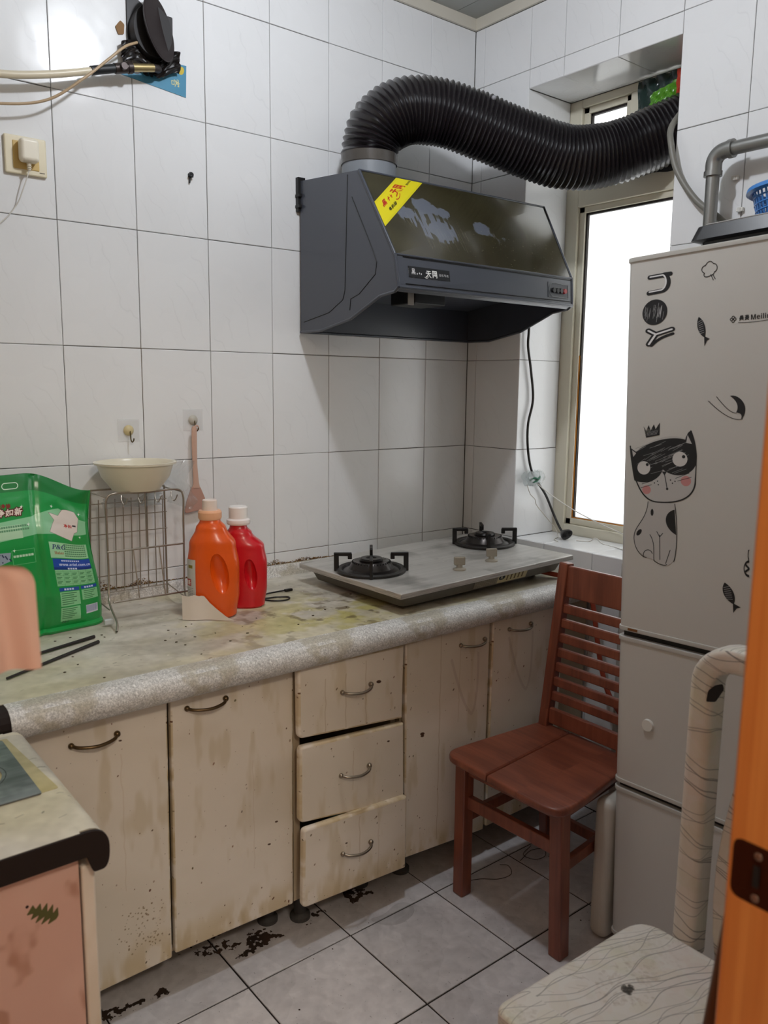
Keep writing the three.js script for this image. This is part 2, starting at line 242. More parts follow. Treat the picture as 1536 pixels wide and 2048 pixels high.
// ---------- doorway at the right ----------
const woodTex = (c0, c1, s, ringsU = 26) => dataTex(256, 512, (u, v) => { const a = fbm(u * 4, v * 1.2, s, 4), k = Math.sin((u * ringsU + 7 * a) * 3.1), f = fbm(u * 90, v * 4, s + 5, 3); const t = clamp(0.5 + 0.28 * k + 0.9 * (f - 0.5), 0, 1); return mix3(c0, c1, t); });
const jambTex = woodTex([206, 124, 60], [228, 152, 82], 31, 7); jambTex.repeat.set(4, 0.7);
const MJamb = phys('#ffffff', 0.35, { map: jambTex, clearcoat: 0.3, clearcoatRoughness: 0.3 });
{
  const d = new THREE.Group(); d.name = 'door_1'; d.userData = { kind: 'structure', label: 'varnished orange wooden door post with a brown strike plate, at the right edge', category: 'door frame' }; scene.add(d);
  mesh('door_post', uvm(rbb(-1.467, -1.428, 0, 2.12, ZF, 2.03, 0.003)), MJamb, d); mesh('door_head', uvm(rbb(XL + 0.002, -1.467, 2.08, 2.12, ZF, 2.03, 0.003)), MJamb, d); mesh('door_post', uvm(rbb(XL + 0.001, XL + 0.04, 0, 2.08, ZF, 2.03, 0.003)), MJamb, d);
  const sp = mesh('strike_plate', plate(roundPoly([[0, 0], [0.056, 0], [0.056, 0.05], [0, 0.05]], 0.009), 0.0016, 0.0004).rotateY(-Math.PI / 2).translate(-1.4672, 0.946, ZF + 0.004), phys('#3a170c', 0.35, { metalness: 0.5 }), d, 'dark brown metal strike plate');
  mesh('slot', bb(-1.4690, -1.4685, 0.962, 0.980, ZF + 0.022, ZF + 0.027), std('#0d0605', 0.8), sp);
  for (const y of [0.953, 0.988]) mesh('screw', new THREE.SphereGeometry(0.0036, 12, 6, 0, 6.3, 0, 1.2).scale(1, 0.5, 1).rotateZ(Math.PI / 2).translate(-1.4680, y, ZF + 0.025), std('#8d7466', 0.35, { metalness: 0.8 }), sp);
}

// ---------- ceiling lamp ----------
{
  const l = thing('ceiling_lamp', 'bare round bulb in a white holder under the ceiling', 'lamp', [LAMP.x, CEIL, LAMP.z]);
  mesh('holder', smooth(revolve([[0, 0], [0.045, 0], [0.045, -0.012], [0.024, -0.02], [0.02, -0.07], [0, -0.07]], 24), 30), std('#e8e6e0', 0.5), l);
  mesh('bulb', ball(0.036, 0, LAMP.y - CEIL, 0, 24), std('#ffffff', 0.4, { emissive: '#ffffff', emissiveIntensity: 9 }), l);
  const k = thing('hall_lamp', 'round white globe lamp under the hall ceiling', 'lamp', [HALL.x, CEIL, HALL.z]); mesh('holder', cyl(0.06, 0.05, 0.10, 0, -0.05, 0, 24), std('#e8e6e0', 0.5), k); mesh('globe', ball(0.11, 0, HALL.y - CEIL, 0, 28), std('#ffffff', 0.4, { emissive: '#ffdcb8', emissiveIntensity: 2 }), k);
}
// ---------- worktop and base cabinets ----------
const counterTex = canvasTex(2048, 640, (g, w, h) => {       // laminate top seen from above: x 0..2.3 m, z 0..0.66 m
  const im = g.createImageData(w, h), d = im.data;
  for (let j = 0; j < h; j++) for (let i = 0; i < w; i++) {
    const x = i / w * 2.3, z = j / h * 0.66, a = fbm(x * 5, z * 14 + 3 * fbm(x * 3, z * 3, 2, 2), 51, 5), b = fbm(x * 60, z * 60, 53, 2), e = fbm(x * 2.4, z * 4, 57, 3);
    let c = mix3([214, 208, 195], [184, 178, 163], sstep(0.35, 0.68, a)); c = mix3(c, [196, 186, 148], sstep(0.42, 0.66, e) * 0.6);
    const near = Math.exp(-(((x - 1.42) / 0.35) ** 2 + ((z - 0.45) / 0.2) ** 2)); c = mix3(c, [178, 168, 84], near * sstep(0.46, 0.66, fbm(x * 14, z * 14, 61, 4)) * 0.7); c = mix3(c, [66, 50, 26], near * sstep(0.58, 0.74, fbm(x * 26, z * 26, 63, 4)) * 0.55);
    const sp = (b - 0.5) * 26, o = (j * w + i) * 4; d[o] = c[0] + sp; d[o + 1] = c[1] + sp; d[o + 2] = c[2] + sp; d[o + 3] = 255;
  }
  g.putImageData(im, 0, 0); const r = rng(5);
  for (let i = 0; i < 420; i++) { const x = r() * w, y = r() * h; g.strokeStyle = `rgba(48,42,26,${0.2 + 0.5 * r()})`; g.lineWidth = 0.6 + 1.6 * r(); g.beginPath(); g.moveTo(x, y); g.lineTo(x + (r() - 0.5) * 22, y + (r() - 0.5) * 7); g.stroke(); }
  for (let i = 0; i < 40; i++) { g.fillStyle = 'rgba(232,228,214,0.8)'; g.beginPath(); g.arc(r() * w, r() * h, 1 + 2 * r(), 0, 7); g.fill(); }
});
counterTex.repeat.set(1 / 2.3, 1 / 0.66); counterTex.offset.set(0, 0); counterTex.wrapS = counterTex.wrapT = THREE.RepeatWrapping;
const graniteTex = dataTex(512, 512, (u, v) => { const a = vnoise(u * 200, v * 200, 71, 200), b = vnoise(u * 120, v * 120, 73, 120), s = fbm(u * 6, v * 6, 77, 4, 6); let t = 204 + 56 * (a - 0.5) + 44 * (b - 0.5); const dirt = sstep(0.55, 0.75, s); return mix3([t + 2, t, t - 4], [150, 138, 108], dirt * 0.4); });
graniteTex.repeat.set(1 / 0.3, 1 / 0.3);
const MTop = phys('#ffffff', 0.42, { map: counterTex }), MGran = phys('#ffffff', 0.5, { map: graniteTex }), MCore = std('#1c0f0a', 0.85);
const YT = 0.765, nose = [[0.040, 0], [0.060, 0], [0.0725, -0.0025], [0.083, -0.009], [0.090, -0.019], [0.0925, -0.031], [0.0905, -0.043], [0.084, -0.0525], [0.075, -0.059], [0.062, -0.0605], [0.058, -0.036], [0.040, -0.036]];
{
  const w = thing('worktop', 'long grey speckled laminate worktop with rounded front edge under the gas hob', 'worktop', [0, YT, 0]);
  const uvTop = (g) => { g = uvm(g); return g; };
  mesh('top', uvTop(bb(XL, -0.002, -0.036, 0, 0.002, 0.58)), MTop, w);
  mesh('front_edge', smooth(uvm(plate(nose, 1.712).rotateY(-Math.PI / 2).translate(-1.716, 0, 0.54)), 35), MGran, w, 'speckled grey rounded front edge');
  mesh('front_edge_core', plate(nose.map((p) => [p[0] * 0.97, p[1] * 0.97]), 0.58).rotateY(-Math.PI / 2).translate(XL + 0.004, -0.001, 0.54), MCore, w, 'dark raw cut edge');
  mesh('upstand', smooth(uvm(plate([[0, 0], [0.026, 0], [0.02, 0.008], [0.017, 0.026], [0.012, 0.032], [0, 0.032]], 2.29).rotateY(-Math.PI / 2).translate(XL + 0.004, 0, 0.001)), 35), MGran, w);
}
// cream fronts: stains mapped in metres over the run of doors, x -1.75..0, y 0..0.875
const frontTex = canvasTex(2048, 1024, (g, w, h) => {
  const X = (x) => (x + 1.75) / 1.75 * w, Y = (y) => h - y / 0.875 * h, r = rng(21), im = g.createImageData(w, h), d = im.data;
  for (let j = 0; j < h; j++) for (let i = 0; i < w; i++) {
    const x = i / w * 1.75 - 1.75, y = (1 - j / h) * 0.875, n = fbm(x * 3, y * 5, 81, 4), f = fbm(x * 30, y * 9, 83, 3), k = sstep(0.19, 0.09, y + 0.10 * (fbm(x * 8, y * 8, 85, 3) - 0.5)) * sstep(0.3, 0.62, fbm(x * 40, y * 16, 87, 3));
    let c = mix3([238, 227, 212], [225, 213, 195], sstep(0.35, 0.7, n)); c = mix3(c, [196, 176, 138], 0.35 * sstep(0.6, 0.8, f)); c = mix3(c, [178, 148, 88], k * 0.42); const o = (j * w + i) * 4; d[o] = c[0]; d[o + 1] = c[1]; d[o + 2] = c[2]; d[o + 3] = 255;
  }
  g.putImageData(im, 0, 0);
  for (let i = 0; i < 760; i++) { const x = -1.72 + 1.72 * r(), y = 0.09 + 0.6 * Math.pow(r(), 1.35); g.fillStyle = `rgba(${60 + 40 * r()},${40 + 20 * r()},20,${0.3 + 0.6 * r()})`; g.beginPath(); const s = 0.5 + 2.2 * Math.pow(r(), 4); g.ellipse(X(x), Y(y), s, s * (1 + r()), r(), 0, 7); g.fill(); }
  for (const [x, y0, y1, a] of [[-1.02, 0.66, 0.53, 0.5], [-0.96, 0.66, 0.50, 0.5], [-0.90, 0.68, 0.52, 0.5], [-0.94, 0.46, 0.36, 0.4], [-0.93, 0.29, 0.17, 0.5], [-0.87, 0.28, 0.12, 0.3], [-0.65, 0.70, 0.12, 0.55], [-0.58, 0.68, 0.45, 0.35], [-1.2, 0.5, 0.25, 0.2], [-1.5, 0.6, 0.3, 0.2]]) { g.strokeStyle = `rgba(150,116,72,${a * 0.5})`; g.lineWidth = 3; let yy = y0; g.beginPath(); g.moveTo(X(x), Y(y0)); while (yy > y1) { yy -= 0.02; g.lineTo(X(x) + (r() - 0.5) * 5, Y(yy)); } g.stroke(); }
  for (const [x, y] of [[-0.56, 0.62], [-0.34, 0.64]]) { g.strokeStyle = 'rgba(120,96,74,0.13)'; g.lineWidth = 10; g.beginPath(); g.moveTo(X(x - 0.05), Y(y)); g.quadraticCurveTo(X(x), Y(y - 0.15), X(x + 0.03), Y(y - 0.17)); g.quadraticCurveTo(X(x + 0.055), Y(y - 0.15), X(x + 0.05), Y(y)); g.stroke(); }
  for (const [x, y, s] of [[-0.86, 0.618, 9], [-0.83, 0.455, 5], [-0.97, 0.235, 4], [-0.71, 0.44, 9], [-0.71, 0.434, 7], [-1.14, 0.33, 5], [-1.16, 0.28, 5], [-1.50, 0.63, 4]]) { g.fillStyle = 'rgba(62,34,18,0.9)'; g.beginPath(); g.ellipse(X(x), Y(y), s, s * 0.5, 0.2, 0, 7); g.fill(); }
  for (let i = 0; i < 90; i++) { const x = -1.47 + 0.05 * (r() - 0.5) * 2, y = 0.2 + 0.1 * (r() - 0.5); g.fillStyle = 'rgba(110,82,44,0.55)'; g.beginPath(); g.arc(X(x), Y(y), 0.8 + 1.6 * r(), 0, 7); g.fill(); }
});
frontTex.repeat.set(1 / 1.75, 1 / 0.875);
const MFront = phys('#ffffff', 0.36, { map: frontTex }), MCarc = std('#b8a68a', 0.7), MBronze = std('#6e5a40', 0.34, { metalness: 0.85 }), MPewter = std('#9a8f80', 0.3, { metalness: 0.9 }), MFoot = std('#4a4846', 0.6);
function pull(parent, x, y, z, m = MBronze, s = 1) {        // bow handle, 96 mm
  const h = mesh('handle', [smooth(tube([[-0.045 * s, 0, 0.002], [-0.036 * s, -0.002, 0.014], [0, -0.004, 0.026], [0.036 * s, -0.002, 0.016], [0.045 * s, 0, 0.002]], 0.0036, 28, 8), 60), ball(0.0062, -0.045 * s, 0, 0.003, 10).scale(1, 1, 1), ball(0.0068, 0.045 * s, 0.001, 0.004, 10)], m, parent); h.position.set(x, y, z); return h;
}
function front(name, parent, c, z, t, bev = 0.004, rad = 0.006, label) { return mesh(name, smooth(prep(plate(roundPoly(c, rad, 4), t, bev)).translate(0, 0, z), 35), MFront, parent, label); }
function feet(c, list) { for (const [x, z] of list) mesh('foot', smooth(revolve([[0, 0.002], [0.026, 0.002], [0.026, 0.012], [0.016, 0.02], [0.016, 0.10], [0, 0.10]], 18), 35).translate(x, -0.002, z), MFoot, c); }
{
  const a = thing('base_cabinet', 'stained cream base cabinet with two tall doors below the orange bottle', 'cabinet');
  mesh('body', [bb(-2.28, -2.264, 0.1, 0.70, 0.02, 0.545), bb(-1.106, -1.09, 0.1, 0.70, 0.02, 0.545), bb(-2.264, -1.106, 0.1, 0.116, 0.02, 0.545), bb(-2.264, -1.106, 0.105, 0.70, 0.02, 0.026)], MCarc, a);
  front('door', a, [[-1.706, 0.093], [-1.404, 0.100], [-1.398, 0.694], [-1.700, 0.696]], 0.565, 0.018);
  pull(a.children[1], -1.552, 0.6465, 0.565);
  front('door', a, [[-1.398, 0.108], [-1.094, 0.100], [-1.091, 0.699], [-1.392, 0.700]], 0.568, 0.018);
  pull(a.children[2], -1.312, 0.664, 0.568);
  feet(a, [[-1.104, 0.46], [-1.66, 0.46], [-2.2, 0.46], [-1.2, 0.1], [-2.2, 0.1]]);
  const b = thing('drawer_cabinet', 'narrow cream cabinet with three crooked drawers between the tall doors', 'cabinet');
  mesh('body', [bb(-1.088, -1.070, 0.1, 0.72, 0.02, 0.56), bb(-0.792, -0.776, 0.1, 0.72, 0.02, 0.56), bb(-1.070, -0.792, 0.1, 0.116, 0.02, 0.55), bb(-1.07, -0.792, 0.105, 0.70, 0.02, 0.026)], MCarc, b);
  const D = [[[[-1.094, 0.531], [-0.781, 0.502], [-0.778, 0.697], [-1.096, 0.7045]], 0.596, [-0.930, 0.6175]], [[[-1.095, 0.323], [-0.775, 0.277], [-0.779, 0.491], [-1.094, 0.513]], 0.600, [-0.936, 0.409]], [[[-1.097, 0.112], [-0.777, 0.094], [-0.777, 0.295], [-1.094, 0.313]], 0.614, [-0.940, 0.212]]];
  D.forEach(([c, z, h], i) => { const f = front('drawer', b, c, z, 0.019, 0.006, [0.014, 0.004, 0.004, 0.012], ['top drawer, nearly shut', 'middle drawer, hanging crooked', 'bottom drawer, pulled slightly open'][i]); pull(f, h[0], h[1], z, MPewter, 0.95); mesh('drawer_box', [bb(-1.06, -1.05, c[0][1] + 0.03, c[2][1] - 0.05, 0.1, z - 0.019), bb(-0.815, -0.805, c[0][1] + 0.03, c[2][1] - 0.05, 0.1, z - 0.019), bb(-1.05, -0.815, c[0][1] + 0.03, c[0][1] + 0.035, 0.1, z - 0.019)], MCarc, f); });
  feet(b, [[-1.032, 0.50], [-0.83, 0.48], [-1.03, 0.1], [-0.83, 0.1]]);
  const c = thing('hob_cabinet', 'cream base cabinet with two doors under the gas hob, beside the brown chair', 'cabinet');
  mesh('body', [bb(-0.774, -0.758, 0.1, 0.72, 0.02, 0.575), bb(-0.03, -0.014, 0.1, 0.72, 0.02, 0.575), bb(-0.758, -0.03, 0.1, 0.116, 0.02, 0.575), bb(-0.758, -0.03, 0.105, 0.70, 0.02, 0.026), bb(-0.15, -0.03, 0.1, 0.712, 0.56, 0.575)], MCarc, c);
  let f = front('door', c, [[-0.764, 0.106], [-0.467, 0.083], [-0.466, 0.707], [-0.772, 0.697]], 0.594, 0.018); pull(f, -0.535, 0.656, 0.594, MPewter);
  f = front('door', c, [[-0.460, 0.09], [-0.155, 0.088], [-0.152, 0.712], [-0.456, 0.713]], 0.596, 0.018); pull(f, -0.348, 0.667, 0.596, MPewter);
  feet(c, [[-0.70, 0.5], [-0.1, 0.5], [-0.70, 0.1], [-0.1, 0.1]]);
}
{ // plastic hanger end showing over the bottom drawer
  tag(mesh('plastic_hanger', smooth(tube([[-0.99, 0.318, 0.578], [-1.00, 0.308, 0.583], [-0.975, 0.303, 0.584], [-0.93, 0.311, 0.581], [-0.89, 0.318, 0.566], [-0.84, 0.307, 0.50], [-0.84, 0.30, 0.42]], 0.005, 50, 8), 60), phys('#7fb0aa', 0.35)), 'pale teal plastic hanger poking out over the bottom drawer', 'hanger');
}
// ---------- sink cabinet at the lower left ----------
const YS = 0.737;
{
  const w = thing('sink_worktop', 'short greenish laminate worktop with sink and dark raw end, lower left', 'worktop', [0, YS, 0]);
  const ts = new THREE.Shape([[XL, -1.045], [-1.735, -1.045], [-1.735, -0.645], [XL, -0.645]].map((p) => new THREE.Vector2(...p))), th = new THREE.Path(); th.absellipse(-1.93, -0.80, 0.164, 0.094, 0, Math.PI * 2, true); ts.holes.push(th); mesh('top', uvm(new THREE.ExtrudeGeometry(ts, { depth: 0.035, bevelEnabled: false, curveSegments: 40 }).rotateX(-Math.PI / 2).translate(0, -0.035, 0)), MTop, w);
  mesh('front_edge', smooth(uvm(plate(nose.map((p) => [p[0] * 0.72, p[1]]), 0.392).translate(-1.764, 0, 1.040)), 35), MTop, w, 'speckled rounded edge');
  mesh('raw_end', plate(roundPoly([[XL, -0.036], [-1.728, -0.036], [-1.720, -0.061], [-1.6965, -0.061], [-1.6965, 0.0], [XL, 0]], [0, 0, 0.004, 0.030, 0.030, 0], 8), 0.006).translate(0, -0.0005, 1.0485), MCore, w, 'dark chipboard end');
  const sn = thing('sink', 'stainless sink rim set in the worktop at the lower left', 'sink', [0, YS, 0]);
  const sh = new THREE.Shape(roundPoly([[-2.22, -0.905], [-1.744, -0.905], [-1.744, -0.68], [-2.22, -0.68]], 0.004).map((p) => new THREE.Vector2(...p)));
  const steel = dataTex(256, 256, (u, v) => { const n = fbm(u * 5, v * 60, 91, 3), b = fbm(u * 7, v * 7, 93, 4); const t = 150 + 40 * (n - 0.5) - 36 * sstep(0.5, 0.7, b); return [t, t + 1, t + 4]; }); steel.repeat.set(2, 2);
  const MSt = std('#ffffff', 0.38, { map: steel, metalness: 0.75 });
  const hole = new THREE.Path(); hole.absellipse(-1.93, -0.80, 0.155, 0.085, 0, Math.PI * 2, true); sh.holes.push(hole);
  mesh('rim', uvm(new THREE.ExtrudeGeometry(sh, { depth: 0.0022, bevelEnabled: false, curveSegments: 40 }).rotateX(-Math.PI / 2).translate(0, 0.0008, 0)), MSt, sn);
  mesh('bowl', smooth(revolve([[0.0, -0.10], [0.8, -0.10], [0.97, -0.085], [1.0, 0.0025], [1.03, 0.0032]], 48), 40).scale(0.157, 1, 0.086).translate(-1.93, 0, 0.80), std('#4b484c', 0.4, { metalness: 0.7 }), sn);
  tag(mesh('plastic_sheet', uvm(plate(roundPoly([[-2.2, -0.92], [-1.718, -0.899], [-1.735, -0.67], [-2.2, -0.68]], 0.004), 0.0006).rotateX(-Math.PI / 2).translate(0, YS + 0.0006, 0)), std('#e9e2bd', 0.5, { map: counterTex })), 'yellowed stained sheet lying under the sink rim', 'sheet');
  const c = thing('sink_cabinet', 'pink sided sink cabinet with a leaf sticker, lower left corner', 'cabinet');
  const pinkTex = dataTex(512, 512, (u, v) => { const n = fbm(u * 5, v * 5, 101, 4), s = fbm(u * 26, v * 20, 103, 3), k = sstep(0.62, 0.78, s); return mix3(mix3([228, 190, 174], [218, 176, 160], sstep(0.3, 0.7, n)), [150, 98, 72], 0.45 * k); });
  mesh('side_panel', uvm(bb(-2.27, -1.7335, 0.08, 0.700, 1.008, 1.026)), phys('#ffffff', 0.45, { map: pinkTex }), c);
  mesh('door', uvm(rbb(-1.7300, -1.7105, 0.08, 0.674, 0.676, 1.025, 0.004)), MFront, c); mesh('body', [bb(-2.27, -1.74, 0.08, 0.10, 0.67, 1.008), bb(-2.27, -1.74, 0.08, 0.69, 0.662, 0.676), bb(-2.274, -2.26, 0.08, 0.69, 0.676, 1.008)], MCarc, c);
  for (const [x, z] of [[-1.78, 0.97], [-1.78, 0.72], [-2.2, 0.97], [-2.2, 0.72]]) mesh('foot', cyl(0.02, 0.016, 0.082, x, 0.04, z, 14), MFoot, c);
  const leaf = []; for (let k = 0; k <= 9; k++) { const t = k / 9; leaf.push([k % 2 ? 0.004 + 0.011 * Math.sin(Math.PI * (0.2 + 0.7 * t)) : 0.0028, 0.040 * t + (k % 2 ? 0.003 : 0)]); } const lo = [...leaf, ...leaf.slice().reverse().map(([x, y]) => [-x, y])];
  mesh('leaf_sticker', plate(roundPoly(lo, 0.0014, 2), 0.0008).rotateZ(0.95).translate(-1.765, 0.615, 1.0268), std('#5a5a2c', 0.6), c, 'small olive leaf sticker'); mesh('screw_hole', new THREE.CircleGeometry(0.0022, 12).translate(-1.803, 0.646, 1.0263), std('#2c1610', 0.9), c);
}

// ---------- cooker hood ----------
const hoodTex = canvasTex(1024, 512, (g, w, h) => {            // greasy sloping front: olive film, wiped blue-grey runs
  const im = g.createImageData(w, h), d = im.data, blob = (u, v, a, b, r) => Math.exp(-(((u - a) / r) ** 2 + ((v - b) / (r * 1.7)) ** 2));
  for (let j = 0; j < h; j++) for (let i = 0; i < w; i++) {
    const u = i / w, v = j / h, n = fbm(u * 12, v * 6, 111, 4), st = fbm(u * 70, v * 3, 113, 3); let c = mix3([66, 62, 42], [50, 46, 31], n);
    let k = 1.2 * blob(u, v, 0.145, 0.46, 0.035) + 1.3 * blob(u, v, 0.25, 0.33, 0.05) + 1.5 * blob(u, v, 0.29, 0.62, 0.055) + blob(u, v, 0.34, 0.38, 0.035) + 0.62 * blob(u, v, 0.52, 0.50, 0.055) + 0.42 * blob(u, v, 0.62, 0.64, 0.06);
    const drip = st > 0.56 ? 0.75 * sstep(0.95, 0.45, v) * (blob(u, v, 0.2, 0.7, 0.16) + blob(u, v, 0.3, 0.8, 0.12)) : 0; k = sstep(0.28, 0.42, k * (0.25 + 1.5 * fbm(u * 34, v * 14, 117, 4)) + 0.75 * drip);
    c = mix3(c, [104, 110, 124], k * 0.9); const o = (j * w + i) * 4; d[o] = c[0]; d[o + 1] = c[1]; d[o + 2] = c[2]; d[o + 3] = 255;
  }
  g.putImageData(im, 0, 0); const r = rng(9);
  for (let i = 0; i < 60; i++) { const x = (0.12 + 0.3 * r()) * w, y = (0.45 + 0.3 * r()) * h; g.strokeStyle = `rgba(150,150,140,${0.15 + 0.3 * r()})`; g.lineWidth = 1; g.beginPath(); g.moveTo(x, y); g.lineTo(x + 8 * r() + 4, y + 40 + 60 * r()); g.stroke(); }
  for (let i = 0; i < 60; i++) { g.fillStyle = 'rgba(170,168,150,0.5)'; g.beginPath(); g.arc((0.4 + 0.55 * r()) * w, (0.5 + 0.48 * r()) * h, 0.8 + 1.5 * r(), 0, 7); g.fill(); }
});
const MHood = phys('#3f434d', 0.32, { clearcoat: 0.3, clearcoatRoughness: 0.25 }), MShell = phys('#3f434d', 0.5, { side: THREE.DoubleSide }), MBlack = std('#0c0b0c', 0.5);
const hood = thing('cooker_hood', 'dark grey wall mounted cooker hood with greasy sloping front', 'cooker hood');
{
  const xl = -0.706, P = [[0.012, 1.497, -0.012, 0.012], [0.012, 1.925, -0.012, 0.012], [0.296, 1.903, 0.002, 0.322], [0.45, 1.672, -0.012, 0.456], [0.466, 1.590, -0.014, 0.464], [0.452, 1.580, -0.016, 0.45], [0.391, 1.573, -0.016, 0.391], [0.26, 1.521, -0.014, 0.26], [0.114, 1.496, -0.012, 0.114]];
  const L = P.map((p) => V(xl, p[1], p[0])), R = P.map((p) => V(p[2], p[1], p[3])), q = (a, b, c, d) => { const g = new THREE.BufferGeometry(); g.setAttribute('position', new THREE.Float32BufferAttribute([a, b, c, a, c, d].flatMap((p) => p.toArray()), 3)); g.setAttribute('uv', new THREE.Float32BufferAttribute([0, 0, 1, 0, 1, 1, 0, 0, 1, 1, 0, 1], 2)); g.computeVertexNormals(); return g; };
  const cap = (pts, flip) => { const t = THREE.ShapeUtils.triangulateShape(pts.map((p) => new THREE.Vector2(p.z, p.y)), []), pos = []; for (const f of t) for (const i of flip ? [f[0], f[2], f[1]] : f) pos.push(...pts[i].toArray()); const g = new THREE.BufferGeometry(); g.setAttribute('position', new THREE.Float32BufferAttribute(pos, 3)); g.computeVertexNormals(); return prep(g); };
  mesh('body', [cap(L, true), cap(R, false), q(L[0], R[0], R[1], L[1]), q(L[2], R[2], R[1], L[1]), q(L[5], R[5], R[4], L[4])], MHood, hood);
  mesh('sloping_front', q(L[3], R[3], R[2], L[2]), phys('#ffffff', 0.22, { map: hoodTex, clearcoat: 0.6, clearcoatRoughness: 0.12 }), hood, 'olive greasy sloping front with wiped blue-grey runs');
  const fp = mesh('front_panel', q(L[4], R[4], R[3], L[3]), MHood, hood);
  // open underneath: a pressed deck set up inside the shell, so the hollow below it is lit only by what comes in
  { const g = q(V(xl + 0.003, 1.655, 0.442), V(xl + 0.003, 1.60, 0.014), V(-0.018, 1.60, 0.014), V(-0.018, 1.655, 0.442)); mesh('inner_deck', g, MShell, hood); }
  // rolled edges and pressed panel lines
  const e = (a, b, r) => bar(a.toArray(), b.toArray(), r, 8);
  mesh('edge_roll', [e(L[2], L[3], 0.004), e(L[3], L[4], 0.004), e(L[3], R[3], 0.003), e(L[4], R[4], 0.005), e(L[2], R[2], 0.003), e(R[2], R[3], 0.0035), e(R[3], R[4], 0.004), e(L[4], L[5], 0.004), e(L[5], L[6], 0.004), e(L[6], L[7], 0.004), e(L[7], L[8], 0.004), e(L[8], L[0], 0.004), e(L[0], R[0], 0.004), e(R[0], R[8], 0.004), e(R[8], R[7], 0.004), e(R[7], R[6], 0.004), e(R[6], R[5], 0.004), e(R[5], R[4], 0.004)], MHood, hood);
  const x = xl - 0.0003, gl = (pts) => { for (let i = 0; i + 1 < pts.length; i++) lines.push(bar([x, pts[i][1], pts[i][0]], [x, pts[i + 1][1], pts[i + 1][0]], 0.0012, 5)); }, lines = [];
  gl([[0.03, 1.525], [0.16, 1.545], [0.225, 1.575], [0.235, 1.60], [0.245, 1.90]]); gl([[0.265, 1.84], [0.36, 1.69], [0.375, 1.66], [0.37, 1.63], [0.30, 1.585], [0.262, 1.575]]); gl([[0.262, 1.575], [0.258, 1.545]]);
  mesh('panel_groove', lines, MBlack, hood);
  const F = (u, v, out = 0.0015) => { const a = L[3].clone().lerp(R[3], u), b = L[4].clone().lerp(R[4], u); const p = a.lerp(b, v); p.z += out; return p; };
  mesh('front_groove', [bar(F(0.035, 0.05).toArray(), F(0.995, 0.08).toArray(), 0.0012, 5), bar(F(0.035, 0.88).toArray(), F(0.995, 0.86).toArray(), 0.0012, 5)], MBlack, fp);
  const np = canvasTex(512, 96, (g) => { g.fillStyle = '#101216'; g.fillRect(0, 0, 512, 96); g.strokeStyle = '#d8d8d8'; glyph(g, 'hei', 30, 18, 52, 6); g.fillStyle = '#d8d8d8'; for (const [a, b] of [[100, 62], [128, 56], [150, 60]]) { g.beginPath(); g.ellipse(a, b, 6, 9, 0.4, 0, 7); g.fill(); } g.strokeStyle = '#e8e8e4'; glyph(g, 'tian', 205, 12, 72, 9, 0.12); glyph(g, 'wang', 284, 12, 70, 9); g.lineWidth = 6; g.beginPath(); g.arc(210, 66, 26, 0.3, 2.4); g.stroke(); g.strokeStyle = '#b8b8b8'; ['you', 'ji', 'dian', 'ji'].forEach((k, i) => glyph(g, k, 372 + i * 32, 36, 27, 3)); });
  const onFront = (name, tex, u0, u1, v0, v1, t, mat, parent) => { const g = box(1, 1, t).toNonIndexed(), a = F(u0, v1, 0), b = F(u1, v1, 0), c = F(u0, v0, 0); const X = b.clone().sub(a), Y = c.clone().sub(a), Z = X.clone().cross(Y).normalize(); return mesh(name, g.applyMatrix4(new THREE.Matrix4().makeBasis(X, Y, Z).setPosition(a.clone().addScaledVector(X, 0.5).addScaledVector(Y, 0.5).addScaledVector(Z, t / 2))), mat ?? std('#ffffff', 0.4, { map: tex }), parent); };
  onFront('name_plate', np, 0.055, 0.262, 0.32, 0.66, 0.002, null, fp).userData.label = 'small black plate with white lettering';
  const bp = onFront('button_panel', null, 0.838, 0.972, 0.24, 0.78, 0.002, std('#3a3d43', 0.4), fp);
  const rim = [[0.845, 0.51], [0.852, 0.32], [0.862, 0.26], [0.97, 0.28], [0.97, 0.76], [0.862, 0.74], [0.852, 0.68], [0.845, 0.51]]; const rl = []; for (let i = 0; i + 1 < rim.length; i++) rl.push(bar(F(rim[i][0], rim[i][1], 0.0026).toArray(), F(rim[i + 1][0], rim[i + 1][1], 0.0026).toArray(), 0.0008, 5)); mesh('panel_rim', rl, std('#8e9092', 0.4), fp);
  [0.868, 0.892, 0.916, 0.941].forEach((u, i) => { const p = F(u, 0.52, 0.005); mesh('button', smooth(cyl(0.0078, 0.007, 0.009, 0, 0, 0, 18).rotateX(Math.PI / 2), 30).translate(p.x, p.y, p.z), std(i === 3 ? '#9c2c30' : '#1a1a1c', 0.35), fp, i === 3 ? 'red stop button' : 'black round button'); });
  // yellow sticker lying slantwise over the top left of the slope
  const S = (u, v) => { const a = L[2].clone().lerp(R[2], u), b = L[3].clone().lerp(R[3], u), n = V(0, 0.154, 0.23).normalize(); return a.lerp(b, v).addScaledVector(n, 0.0012); };
